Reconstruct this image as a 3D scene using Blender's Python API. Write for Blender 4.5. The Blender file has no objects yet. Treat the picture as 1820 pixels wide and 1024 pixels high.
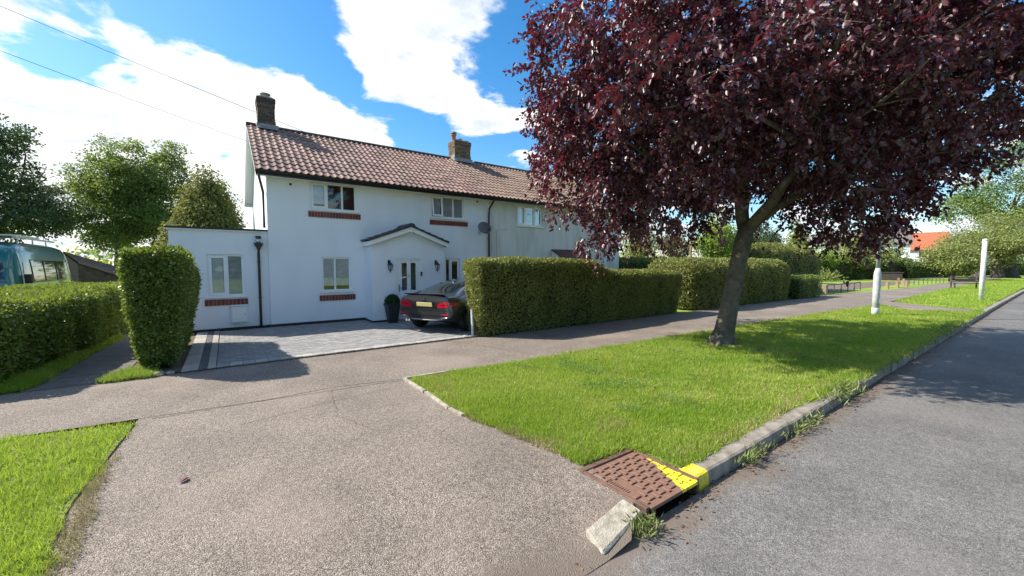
import bpy, bmesh, math, random
import numpy as np
from mathutils import Vector, Matrix, noise
from mathutils.bvhtree import BVHTree

random.seed(7)
RNG = np.random.default_rng(11)
S = bpy.context.scene
COL = S.collection

# ------------------------------------------------------------------ camera
CAM_H = 1.88
YAW, PITCH = math.radians(35.58), math.radians(3.4)
cam = bpy.data.cameras.new('camera')
cam.sensor_width = 36.0
cam.lens = 707.0 / 1820.0 * 36.0
cam.clip_start = 0.05
cam.clip_end = 3000.0
cam_o = bpy.data.objects.new('camera', cam)
COL.objects.link(cam_o)
cam_o.location = (0, 0, CAM_H)
cam_o.rotation_euler = (math.pi / 2 - PITCH, 0, -YAW)
S.camera = cam_o

# ------------------------------------------------------------------ light
SHADOW = Vector((0.82, -0.74, -1.0)).normalized()      # direction the sunlight travels
TO_SUN = -SHADOW
sun = bpy.data.lights.new('sun', 'SUN')
sun.energy = 5.0
sun.angle = math.radians(0.5)
sun.color = (1.0, 0.94, 0.84)
sun_o = bpy.data.objects.new('sun', sun)
COL.objects.link(sun_o)
sun_o.rotation_euler = SHADOW.to_track_quat('-Z', 'Y').to_euler()
sun_o.location = (-20, 18, 25)

W = bpy.data.worlds.new('World')
S.world = W
W.use_nodes = True
wn, wl = W.node_tree.nodes, W.node_tree.links
wn.clear()


def view_dir(x, y):
    """direction in the world of a point of the sky, from its bearing in the view"""
    fw = Vector((math.sin(YAW) * math.cos(PITCH), math.cos(YAW) * math.cos(PITCH), -math.sin(PITCH)))
    rt = Vector((math.cos(YAW), -math.sin(YAW), 0))
    up = rt.cross(fw)
    return fw + rt * ((x - 910) / 707.0) + up * ((512 - y) / 707.0)


def build_world():
    def N(t, **k):
        n = wn.new(t)
        for a, b in k.items():
            setattr(n, a, b)
        return n

    def math_(op, a, b=None, clamp=False):
        n = N('ShaderNodeMath', operation=op, use_clamp=clamp)
        for i, v in enumerate((a, b)):
            if v is None:
                continue
            if isinstance(v, (int, float)):
                n.inputs[i].default_value = v
            else:
                wl.new(v, n.inputs[i])
        return n.outputs[0]
    sky = N('ShaderNodeTexSky', sky_type='NISHITA', sun_disc=False)
    sky.sun_elevation = math.asin(TO_SUN.z)
    sky.sun_rotation = math.atan2(TO_SUN.x, TO_SUN.y)
    sky.air_density = 1.0
    sky.dust_density = 0.6
    sky.ozone_density = 2.2
    tc = N('ShaderNodeTexCoord')
    d = tc.outputs['Generated']
    sep = N('ShaderNodeSeparateXYZ')
    wl.new(d, sep.inputs[0])
    zz = math_('MAXIMUM', math_('ADD', sep.outputs[2], 0.14), 0.06)
    px = math_('DIVIDE', sep.outputs[0], zz)
    py = math_('DIVIDE', sep.outputs[1], zz)
    comb = N('ShaderNodeCombineXYZ')
    wl.new(px, comb.inputs[0])
    wl.new(py, comb.inputs[1])
    comb.inputs[2].default_value = 3.7
    nz = N('ShaderNodeTexNoise')
    nz.inputs['Scale'].default_value = 2.7
    nz.inputs['Detail'].default_value = 10
    nz.inputs['Roughness'].default_value = 0.58
    nz.inputs['Distortion'].default_value = 0.25
    wl.new(comb.outputs[0], nz.inputs['Vector'])
    dens = math_('MULTIPLY', math_('SUBTRACT', nz.outputs['Fac'], 0.50), 4.2)
    # where the cumulus of this afternoon stand (bearing, size, more or less cloud)
    blobs = [(330, 190, .30, .55), (500, 180, .16, .45), (130, 290, .36, .60), (420, 260, .25, .45), (670, 40, .13, .60), (560, 200, .13, .35),
             (760, 130, .18, .65), (870, 200, .12, .55), (670, 255, .10, .45), (830, 15, .10, .60), (965, 45, .04, .55), (905, 290, .05, .5), (600, 260, .14, .40), (20, 70, .12, .40), (70, 185, .14, .40), (690, 100, .14, .40), (240, 110, .10, .25),
             (400, 35, .16, -.60), (520, 50, .16, -.65), (190, 40, .15, -.65), (950, 60, .20, -.45), (575, 105, .07, -.50),
             (600, 140, .06, -.85), (635, 175, .06, -.90), (685, 200, .06, -.90), (735, 225, .06, -.85), (790, 258, .07, -.80), (870, 270, .08, -.60), (910, 80, .05, -.4),
             (1440, 380, .12, .12), (1450, 412, .06, .15), (1690, 410, .12, .10), (60, 125, .06, -.40),
             (110, 130, .06, -.55), (90, 55, .12, -.60), (200, 190, .04, -.45), (300, 240, .05, -.40), (395, 275, .04, -.40), (60, 220, .06, -.45)]
    for (bx, by, br, bw) in blobs:
        v = view_dir(bx, by).normalized()
        dn = N('ShaderNodeVectorMath', operation='DISTANCE')
        wl.new(d, dn.inputs[0])
        dn.inputs[1].default_value = v
        mr = N('ShaderNodeMapRange', interpolation_type='SMOOTHSTEP')
        wl.new(dn.outputs['Value'], mr.inputs['Value'])
        mr.inputs['From Min'].default_value = 0.0
        mr.inputs['From Max'].default_value = br * 1.25
        mr.inputs['To Min'].default_value = bw
        mr.inputs['To Max'].default_value = 0.0
        dens = math_('ADD', dens, mr.outputs[0])
    mask = N('ShaderNodeMapRange', interpolation_type='SMOOTHSTEP')
    wl.new(dens, mask.inputs['Value'])
    mask.inputs['From Min'].default_value = 0.0
    mask.inputs['From Max'].default_value = 0.48
    shade = N('ShaderNodeMapRange', interpolation_type='SMOOTHSTEP')
    nz2 = N('ShaderNodeTexNoise')
    nz2.inputs['Scale'].default_value = 2.6
    nz2.inputs['Detail'].default_value = 8
    nz2.inputs['Roughness'].default_value = 0.6
    wl.new(comb.outputs[0], nz2.inputs['Vector'])
    wl.new(nz2.outputs['Fac'], shade.inputs['Value'])
    shade.inputs['From Min'].default_value = 0.44
    shade.inputs['From Max'].default_value = 0.74
    cmix = N('ShaderNodeMixRGB')
    wl.new(shade.outputs[0], cmix.inputs[0])
    cmix.inputs[1].default_value = (1.0, 1.0, 1.0, 1)
    cmix.inputs[2].default_value = (0.56, 0.64, 0.76, 1)
    hs = N('ShaderNodeHueSaturation')
    hs.inputs['Saturation'].default_value = 1.38
    hs.inputs['Hue'].default_value = 0.496
    wl.new(sky.outputs[0], hs.inputs['Color'])
    b1 = N('ShaderNodeBackground')
    b1.inputs['Strength'].default_value = 0.13
    wl.new(hs.outputs[0], b1.inputs['Color'])
    b2 = N('ShaderNodeBackground')
    b2.inputs['Strength'].default_value = 0.75
    wl.new(cmix.outputs[0], b2.inputs['Color'])
    ms = N('ShaderNodeMixShader')
    wl.new(mask.outputs[0], ms.inputs[0])
    wl.new(b1.outputs[0], ms.inputs[1])
    wl.new(b2.outputs[0], ms.inputs[2])
    out = N('ShaderNodeOutputWorld')
    wl.new(ms.outputs[0], out.inputs[0])


build_world()
S.view_settings.view_transform = 'Standard'
S.view_settings.look = 'None'
S.view_settings.gamma = 1.0
S.view_settings.use_curve_mapping = False
S.view_settings.exposure = 0.78
S.cycles.max_bounces = 8
S.cycles.transparent_max_bounces = 12

# ------------------------------------------------------------------ materials
MATS = {}


def M(name, col, rough=0.75, col2=None, scale=4.0, bump=0.0, bscale=60.0, metallic=0.0, spec=0.4,
      trans=0.0, tcol=None, island=0.0, objvar=0.0, coat=0.0, detail=6.0, lo=0.35, hi=0.65, coord='Object', emit=0, stretch=None):
    """one procedural material: two colours mixed by noise, optional relief, per-piece variation, leaf translucency"""
    if name in MATS:
        return MATS[name]
    m = bpy.data.materials.new(name)
    m.use_nodes = True
    n, l = m.node_tree.nodes, m.node_tree.links
    b = n['Principled BSDF']
    out = n['Material Output']
    tc = n.new('ShaderNodeTexCoord')
    src = tc.outputs[coord]
    if stretch:
        mp = n.new('ShaderNodeMapping')
        mp.inputs['Scale'].default_value = stretch
        l.new(src, mp.inputs['Vector'])
        src_c = mp.outputs[0]
    else:
        src_c = src
    if col2 is None:
        col2 = tuple(c * 0.82 for c in col)
    nz = n.new('ShaderNodeTexNoise')
    nz.inputs['Scale'].default_value = scale
    nz.inputs['Detail'].default_value = detail
    l.new(src_c, nz.inputs['Vector'])
    mr = n.new('ShaderNodeMapRange')
    mr.inputs['From Min'].default_value = lo
    mr.inputs['From Max'].default_value = hi
    l.new(nz.outputs['Fac'], mr.inputs['Value'])
    mx = n.new('ShaderNodeMixRGB')
    mx.inputs[1].default_value = (*col, 1)
    mx.inputs[2].default_value = (*col2, 1)
    l.new(mr.outputs[0], mx.inputs[0])
    c = mx.outputs[0]
    if island or objvar:
        hs = n.new('ShaderNodeHueSaturation')
        if island:
            g = n.new('ShaderNodeNewGeometry')
            rnd = g.outputs['Random Per Island']
            amp = island
        else:
            g = n.new('ShaderNodeObjectInfo')
            rnd = g.outputs['Random']
            amp = objvar
        v = n.new('ShaderNodeMapRange')
        v.inputs['To Min'].default_value = 1 - amp
        v.inputs['To Max'].default_value = 1 + amp
        l.new(rnd, v.inputs['Value'])
        l.new(v.outputs[0], hs.inputs['Value'])
        h = n.new('ShaderNodeMath')
        h.operation = 'MULTIPLY_ADD'
        fr = n.new('ShaderNodeMath')
        fr.operation = 'FRACT'
        mu = n.new('ShaderNodeMath')
        mu.operation = 'MULTIPLY'
        mu.inputs[1].default_value = 7.31
        l.new(rnd, mu.inputs[0])
        l.new(mu.outputs[0], fr.inputs[0])
        l.new(fr.outputs[0], h.inputs[0])
        h.inputs[1].default_value = amp * 0.09
        h.inputs[2].default_value = 0.5 - amp * 0.045
        l.new(h.outputs[0], hs.inputs['Hue'])
        l.new(c, hs.inputs['Color'])
        c = hs.outputs[0]
    l.new(c, b.inputs['Base Color'])
    b.inputs['Roughness'].default_value = rough
    b.inputs['Metallic'].default_value = metallic
    b.inputs['Specular IOR Level'].default_value = spec
    if coat:
        b.inputs['Coat Weight'].default_value = coat
        b.inputs['Coat Roughness'].default_value = 0.04
    if bump:
        bz = n.new('ShaderNodeTexNoise')
        bz.inputs['Scale'].default_value = bscale
        bz.inputs['Detail'].default_value = 5
        l.new(src, bz.inputs['Vector'])
        bp = n.new('ShaderNodeBump')
        bp.inputs['Strength'].default_value = bump
        bp.inputs['Distance'].default_value = 0.02
        l.new(bz.outputs['Fac'], bp.inputs['Height'])
        l.new(bp.outputs[0], b.inputs['Normal'])
    if emit:
        b.inputs['Emission Color'].default_value = (*col, 1)
        b.inputs['Emission Strength'].default_value = emit
    if trans:
        t = n.new('ShaderNodeBsdfTranslucent')
        if tcol:
            t.inputs['Color'].default_value = (*tcol, 1)
        else:
            l.new(c, t.inputs['Color'])
        ms = n.new('ShaderNodeMixShader')
        ms.inputs[0].default_value = trans
        l.new(b.outputs[0], ms.inputs[1])
        l.new(t.outputs[0], ms.inputs[2])
        l.new(ms.outputs[0], out.inputs['Surface'])
    MATS[name] = m
    return m


def glass_mat(name, tint=(0.9, 0.94, 0.95), base=0.10, ior=1.5):
    if name in MATS:
        return MATS[name]
    m = bpy.data.materials.new(name)
    m.use_nodes = True
    n, l = m.node_tree.nodes, m.node_tree.links
    n.remove(n['Principled BSDF'])
    tr = n.new('ShaderNodeBsdfTransparent')
    tr.inputs[0].default_value = (*tint, 1)
    gl = n.new('ShaderNodeBsdfGlossy')
    gl.inputs['Roughness'].default_value = 0.015
    fr = n.new('ShaderNodeFresnel')
    fr.inputs[0].default_value = ior
    ad = n.new('ShaderNodeMath')
    ad.operation = 'ADD'
    ad.use_clamp = True
    ad.inputs[1].default_value = base
    l.new(fr.outputs[0], ad.inputs[0])
    ms = n.new('ShaderNodeMixShader')
    l.new(ad.outputs[0], ms.inputs[0])
    l.new(tr.outputs[0], ms.inputs[1])
    l.new(gl.outputs[0], ms.inputs[2])
    l.new(ms.outputs[0], n['Material Output'].inputs['Surface'])
    MATS[name] = m
    return m


def chip_mat(name, cols, cell=95.0, bump=0.6, patch=None, patch_scale=1.1, dirt=None, dirt_y=None, pits=True, large=(0.78, 1.13)):
    """bound stone chippings: every chip a cell of its own colour, sunk joints, worn patches"""
    m = bpy.data.materials.new(name)
    m.use_nodes = True
    n, l = m.node_tree.nodes, m.node_tree.links
    b = n['Principled BSDF']
    tc = n.new('ShaderNodeTexCoord')
    src = tc.outputs['Object']
    wob = n.new('ShaderNodeTexNoise')
    wob.inputs['Scale'].default_value = 40
    l.new(src, wob.inputs['Vector'])
    vo = n.new('ShaderNodeTexVoronoi')
    vo.inputs['Scale'].default_value = cell
    vo.inputs['Randomness'].default_value = 1.0
    l.new(src, vo.inputs['Vector'])
    sepc = n.new('ShaderNodeSeparateColor')
    l.new(vo.outputs['Color'], sepc.inputs[0])
    rp = n.new('ShaderNodeValToRGB')
    rp.color_ramp.interpolation = 'LINEAR'
    els = rp.color_ramp.elements
    els[0].position, els[0].color = 0.0, (*cols[0], 1)
    els[1].position, els[1].color = 1.0, (*cols[-1], 1)
    for i, c in enumerate(cols[1:-1]):
        e = els.new((i + 1) / (len(cols) - 1))
        e.color = (*c, 1)
    l.new(sepc.outputs[0], rp.inputs[0])
    c = rp.outputs[0]
    # joints between the chips
    vd = n.new('ShaderNodeMapRange')
    vd.inputs['From Min'].default_value = 0.28
    vd.inputs['From Max'].default_value = 0.62
    vd.inputs['To Min'].default_value = 1.0
    vd.inputs['To Max'].default_value = 0.42
    l.new(vo.outputs['Distance'], vd.inputs['Value'])
    # broad worn areas
    n1 = n.new('ShaderNodeTexNoise')
    n1.inputs['Scale'].default_value = patch_scale
    n1.inputs['Detail'].default_value = 7
    n1.inputs['Roughness'].default_value = 0.62
    l.new(src, n1.inputs['Vector'])
    lv = n.new('ShaderNodeMapRange')
    lv.inputs['From Min'].default_value = 0.3
    lv.inputs['From Max'].default_value = 0.7
    lv.inputs['To Min'].default_value, lv.inputs['To Max'].default_value = large
    l.new(n1.outputs['Fac'], lv.inputs['Value'])
    n2 = n.new('ShaderNodeTexNoise')
    n2.inputs['Scale'].default_value = 22
    n2.inputs['Detail'].default_value = 4
    l.new(src, n2.inputs['Vector'])
    lv2 = n.new('ShaderNodeMapRange')
    lv2.inputs['From Min'].default_value = 0.3
    lv2.inputs['From Max'].default_value = 0.7
    lv2.inputs['To Min'].default_value, lv2.inputs['To Max'].default_value = 0.80, 1.20
    l.new(n2.outputs['Fac'], lv2.inputs['Value'])
    mul = n.new('ShaderNodeMath')
    mul.operation = 'MULTIPLY'
    l.new(vd.outputs[0], mul.inputs[0])
    l.new(lv.outputs[0], mul.inputs[1])
    mul2 = n.new('ShaderNodeMath')
    mul2.operation = 'MULTIPLY'
    l.new(mul.outputs[0], mul2.inputs[0])
    l.new(lv2.outputs[0], mul2.inputs[1])
    mx = n.new('ShaderNodeVectorMath')
    mx.operation = 'SCALE'
    l.new(c, mx.inputs[0])
    l.new(mul2.outputs[0], mx.inputs['Scale'])
    c = mx.outputs[0]
    if patch:
        n3 = n.new('ShaderNodeTexNoise')
        n3.inputs['Scale'].default_value = 0.45
        n3.inputs['Detail'].default_value = 5
        l.new(src, n3.inputs['Vector'])
        pm = n.new('ShaderNodeMapRange')
        pm.inputs['From Min'].default_value = 0.50
        pm.inputs['From Max'].default_value = 0.64
        pm.inputs['To Max'].default_value = 0.32
        l.new(n3.outputs['Fac'], pm.inputs['Value'])
        mm = n.new('ShaderNodeMixRGB')
        mm.inputs[2].default_value = (*patch, 1)
        l.new(pm.outputs[0], mm.inputs[0])
        l.new(c, mm.inputs[1])
        c = mm.outputs[0]
    if dirt:
        # leaf mould and silt lying along the channel by the kerb
        sp = n.new('ShaderNodeSeparateXYZ')
        l.new(src, sp.inputs[0])
        n4 = n.new('ShaderNodeTexNoise')
        n4.inputs['Scale'].default_value = 1.7
        n4.inputs['Detail'].default_value = 9
        n4.inputs['Roughness'].default_value = 0.7
        l.new(src, n4.inputs['Vector'])
        ab = n.new('ShaderNodeMath')
        ab.operation = 'MULTIPLY_ADD'
        l.new(n4.outputs['Fac'], ab.inputs[0])
        ab.inputs[1].default_value = 0.9
        l.new(sp.outputs[1], ab.inputs[2])
        dm = n.new('ShaderNodeMapRange')
        dm.inputs['From Min'].default_value = dirt_y[0]
        dm.inputs['From Max'].default_value = dirt_y[1]
        dm.inputs['To Max'].default_value = 0.9
        l.new(ab.outputs[0], dm.inputs['Value'])
        mm = n.new('ShaderNodeMixRGB')
        mm.inputs[2].default_value = (*dirt, 1)
        l.new(dm.outputs[0], mm.inputs[0])
        l.new(c, mm.inputs[1])
        c = mm.outputs[0]
    l.new(c, b.inputs['Base Color'])
    b.inputs['Roughness'].default_value = 0.82
    b.inputs['Specular IOR Level'].default_value = 0.35
    bp = n.new('ShaderNodeBump')
    bp.inputs['Strength'].default_value = bump
    bp.inputs['Distance'].default_value = 0.008
    bp.invert = True
    l.new(vo.outputs['Distance'], bp.inputs['Height'])
    l.new(bp.outputs[0], b.inputs['Normal'])
    MATS[name] = m
    return m


# surfaces
m_pave = chip_mat('pavement_chippings', [(0.15, 0.119, 0.094), (0.30, 0.243, 0.194), (0.355, 0.29, 0.235), (0.405, 0.335, 0.273), (0.53, 0.45, 0.37)],
                  cell=118, bump=0.7, patch=(0.36, 0.285, 0.225), dirt=(0.15, 0.12, 0.095), dirt_y=(2.62, 2.30))
m_road = chip_mat('road_asphalt', [(0.135, 0.128, 0.118), (0.215, 0.204, 0.19), (0.248, 0.236, 0.22), (0.28, 0.267, 0.25), (0.37, 0.345, 0.315)], cell=140, bump=0.4,
                  patch=(0.235, 0.215, 0.195), dirt=(0.16, 0.12, 0.09), dirt_y=(1.96, 2.24))
m_soil = M('garden_soil', (0.09, 0.06, 0.04), 0.95, (0.17, 0.12, 0.085), scale=9, bump=0.9, bscale=40)
m_lawnbase = M('lawn_soil', (0.13, 0.19, 0.03), 0.95, (0.22, 0.22, 0.075), scale=2.2, bump=0.9, bscale=60)
m_lawnfar = M('mown_lawn', (0.17, 0.27, 0.03), 0.95, (0.26, 0.33, 0.055), scale=0.55, bump=0.8, bscale=30, coord='Object')
m_conc = M('kerb_concrete', (0.34, 0.30, 0.25), 0.9, (0.19, 0.165, 0.13), scale=7, bump=0.5, bscale=120)
m_conc_pale = M('pale_concrete', (0.45, 0.41, 0.33), 0.9, (0.27, 0.235, 0.18), scale=16, bump=0.6, bscale=90)
m_yellow = M('yellow_paint', (0.78, 0.65, 0.04), 0.7, (0.50, 0.41, 0.12), scale=16, bump=0.4, lo=.45, hi=.72)
m_path = M('worn_path', (0.17, 0.15, 0.135), 0.9, (0.11, 0.10, 0.09), scale=6, bump=0.5, bscale=90)
m_render = M('white_render', (0.80, 0.82, 0.845), 0.85, (0.73, 0.75, 0.775), scale=1.3, bump=0.14, bscale=120, detail=10, stretch=(1.2, 1.2, .3), lo=.40, hi=.78)
m_render2 = M('weathered_render', (0.68, 0.68, 0.65), 0.9, (0.47, 0.475, 0.45), scale=1.6, bump=0.3, bscale=110, detail=10, stretch=(1.6, 1.6, .35), lo=.42, hi=.75)
m_white = M('white_upvc', (0.82, 0.83, 0.83), 0.35, (0.80, 0.81, 0.81), scale=2)
m_black = M('black_plastic', (0.018, 0.016, 0.016), 0.4, (0.03, 0.026, 0.024), scale=5)
m_brownpipe = M('brown_pipe', (0.075, 0.06, 0.05), 0.4, (0.05, 0.042, 0.036), scale=5)
m_redtile = M('red_sill_tile', (0.21, 0.045, 0.032), 0.45, (0.15, 0.032, 0.024), scale=12, island=0.25)
m_mortar = M('grey_mortar', (0.40, 0.34, 0.30), 0.95)
m_brick = M('stock_brick', (0.19, 0.125, 0.075), 0.9, (0.11, 0.075, 0.05), scale=8, island=0.4, bump=0.4, bscale=90)
m_brick2 = M('dark_brick', (0.10, 0.072, 0.058), 0.9, (0.06, 0.046, 0.04), scale=8, island=0.4, bump=0.4, bscale=90)
m_lead = M('lead_flashing', (0.27, 0.275, 0.285), 0.6, (0.20, 0.205, 0.21), scale=8, metallic=0.2)
m_pot = M('terracotta', (0.42, 0.16, 0.09), 0.85, (0.30, 0.12, 0.08), scale=8)
m_tile = M('concrete_roof_tile', (0.285, 0.175, 0.14), 0.8, (0.175, 0.118, 0.098), scale=2.2, bump=0.35, bscale=60, objvar=0.30)
m_tile2 = M('brown_roof_tile', (0.25, 0.17, 0.125), 0.85, (0.17, 0.12, 0.09), scale=2.2, bump=0.35, bscale=60, objvar=0.22)
m_slate = M('dark_porch_tile', (0.045, 0.042, 0.05), 0.55, (0.07, 0.065, 0.07), scale=9, island=0.3)
m_felt = M('roof_felt', (0.05, 0.055, 0.06), 0.9)
m_under = M('roof_underlay', (0.03, 0.022, 0.02), 0.95)
m_ridge = M('ridge_tile', (0.10, 0.07, 0.055), 0.85, (0.06, 0.045, 0.04), scale=4, objvar=0.3)
m_glass = glass_mat('window_glass', tint=(.96, .98, .98), base=0.02)
m_glass_blue = glass_mat('sky_glass', tint=(0.94, 0.98, 1.0), base=0.06)
m_blind = M('white_blind', (0.84, 0.86, 0.86), 0.7)
m_net = M('sky_tinted_net', (0.74, 0.76, 0.80), 0.8, (0.62, 0.64, 0.69), scale=14)  # pale blue tint stands in for sky reflected in the panes
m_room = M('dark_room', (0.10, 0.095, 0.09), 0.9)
m_dish = M('dish_grey', (0.10, 0.105, 0.115), 0.45)
m_metal = M('steel', (0.55, 0.56, 0.57), 0.3, metallic=0.9)
m_galv = M('painted_steel_post', (0.60, 0.62, 0.64), 0.5, (0.44, 0.46, 0.48), scale=5, bump=.15)
m_postwhite = M('grimy_white_paint', (0.74, 0.75, 0.74), 0.5, (0.52, 0.52, 0.49), scale=4, bump=.15)
m_iron = M('rusty_cast_iron', (0.20, 0.105, 0.07), 0.75, (0.11, 0.062, 0.045), scale=8, bump=0.4, bscale=120, spec=0.5)
m_block = M('grey_paver', (0.29, 0.28, 0.265), 0.85, (0.225, 0.218, 0.208), scale=6, bump=0.4, bscale=120, island=0.16)
m_block_pale = M('pale_paver', (0.40, 0.365, 0.315), 0.85, (0.32, 0.295, 0.255), scale=6, bump=0.4, bscale=120, objvar=0.14)
m_block_dark = M('charcoal_paver', (0.12, 0.12, 0.12), 0.85, (0.09, 0.09, 0.092), scale=6, bump=0.4, bscale=120, objvar=0.14)
m_joint = M('jointing_sand', (0.10, 0.095, 0.085), 0.95)
m_crack = M('dark_crack', (0.075, 0.06, 0.05), 0.95)  # flat dark brown for joints and cracks
m_planter = M('charcoal_planter', (0.03, 0.034, 0.042), 0.5)
m_wood = M('weathered_timber', (0.36, 0.26, 0.15), 0.85, (0.25, 0.18, 0.11), scale=5)
m_darkwood = M('dark_timber', (0.045, 0.035, 0.03), 0.8, (0.07, 0.055, 0.045), scale=5)
m_railmetal = M('rail_metal', (0.13, 0.12, 0.10), 0.6)
m_wire = M('cable', (0.05, 0.06, 0.07), 0.7)
m_bark = M('plum_bark', (0.085, 0.068, 0.05), 0.9, (0.16, 0.135, 0.10), scale=7, bump=1.0, bscale=26)
m_bark2 = M('grey_bark', (0.12, 0.10, 0.08), 0.95, (0.07, 0.06, 0.05), scale=5, bump=0.9, bscale=20)
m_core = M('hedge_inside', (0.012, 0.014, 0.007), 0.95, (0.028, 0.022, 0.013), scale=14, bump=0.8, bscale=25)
# foliage
m_plum = M('plum_leaf', (0.066, 0.024, 0.036), 0.44, (0.105, 0.033, 0.046), scale=0.8, spec=0.85, trans=0.24, tcol=(0.23, 0.020, 0.034), island=0.6)
m_hedge = M('yew_leaf', (0.17, 0.195, 0.05), 0.5, (0.26, 0.275, 0.08), scale=1.4, trans=0.25, tcol=(0.36, 0.38, 0.08), island=0.5)
m_hedge_l = M('privet_leaf', (0.095, 0.15, 0.03), 0.40, (0.15, 0.21, 0.045), scale=1.4, trans=0.28, tcol=(0.34, 0.42, 0.04), island=0.55, spec=0.6)
m_hedge_far = M('hedge_leaf', (0.10, 0.16, 0.03), 0.55, (0.16, 0.22, 0.045), scale=0.8, trans=0.2, tcol=(0.2, 0.28, 0.04), island=0.4)
m_ash = M('ash_leaf', (0.085, 0.135, 0.035), 0.5, (0.13, 0.175, 0.05), scale=0.3, trans=0.38, tcol=(0.27, 0.36, 0.07), island=0.45)
m_darkleaf = M('dark_tree_leaf', (0.045, 0.075, 0.032), 0.55, (0.07, 0.105, 0.045), scale=0.3, trans=0.3, tcol=(0.13, 0.20, 0.07), island=0.45)
m_gold = M('cypress_leaf', (0.155, 0.185, 0.045), 0.6, (0.09, 0.12, 0.03), scale=1.0, trans=0.3, tcol=(0.30, 0.30, 0.06), island=0.4)
m_lime = M('lime_leaf', (0.17, 0.26, 0.035), 0.5, (0.24, 0.32, 0.06), scale=0.4, trans=0.36, tcol=(0.38, 0.50, 0.07), island=0.4)
m_pale = M('pale_tree_leaf', (0.25, 0.28, 0.09), 0.55, (0.18, 0.22, 0.065), scale=0.4, trans=0.36, tcol=(0.42, 0.46, 0.13), island=0.4)
m_rust = M('rusty_shrub_leaf', (0.15, 0.13, 0.06), 0.65, (0.21, 0.14, 0.07), scale=0.5, trans=0.25, tcol=(0.28, 0.2, 0.09), island=0.4)
m_grass = M('grass_blade', (0.19, 0.31, 0.024), 0.5, (0.40, 0.44, 0.10), scale=0.9, trans=0.4, tcol=(0.45, 0.58, 0.06), island=0.65, lo=0.38, hi=0.72, spec=0.4)
m_drygrass = M('dry_grass', (0.46, 0.38, 0.19), 0.8, (0.36, 0.32, 0.13), scale=3, trans=0.2, island=0.3)
m_weed = M('weed_leaf', (0.17, 0.22, 0.06), 0.6, (0.26, 0.28, 0.10), scale=5, trans=0.25, island=0.35)
m_fallen = M('fallen_leaf', (0.20, 0.10, 0.065), 0.7, (0.14, 0.09, 0.055), scale=3, island=0.5)
m_box = M('box_leaf', (0.03, 0.09, 0.03), 0.5, (0.02, 0.06, 0.02), scale=8, island=0.4)


# ------------------------------------------------------------------ helpers
def tag(o, label, cat=None, group=None, kind=None):
    if label:
        o['label'] = label
    if cat:
        o['category'] = cat
    if group:
        o['group'] = group
    if kind:
        o['kind'] = kind
    return o


def link(o, parent=None):
    COL.objects.link(o)
    if parent is not None:
        o.parent = parent
    return o


def empty(name, loc=(0, 0, 0), rz=0.0, parent=None):
    o = bpy.data.objects.new(name, None)
    o.empty_display_size = 0.2
    o.location = loc
    o.rotation_euler = (0, 0, rz)
    return link(o, parent)


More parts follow.
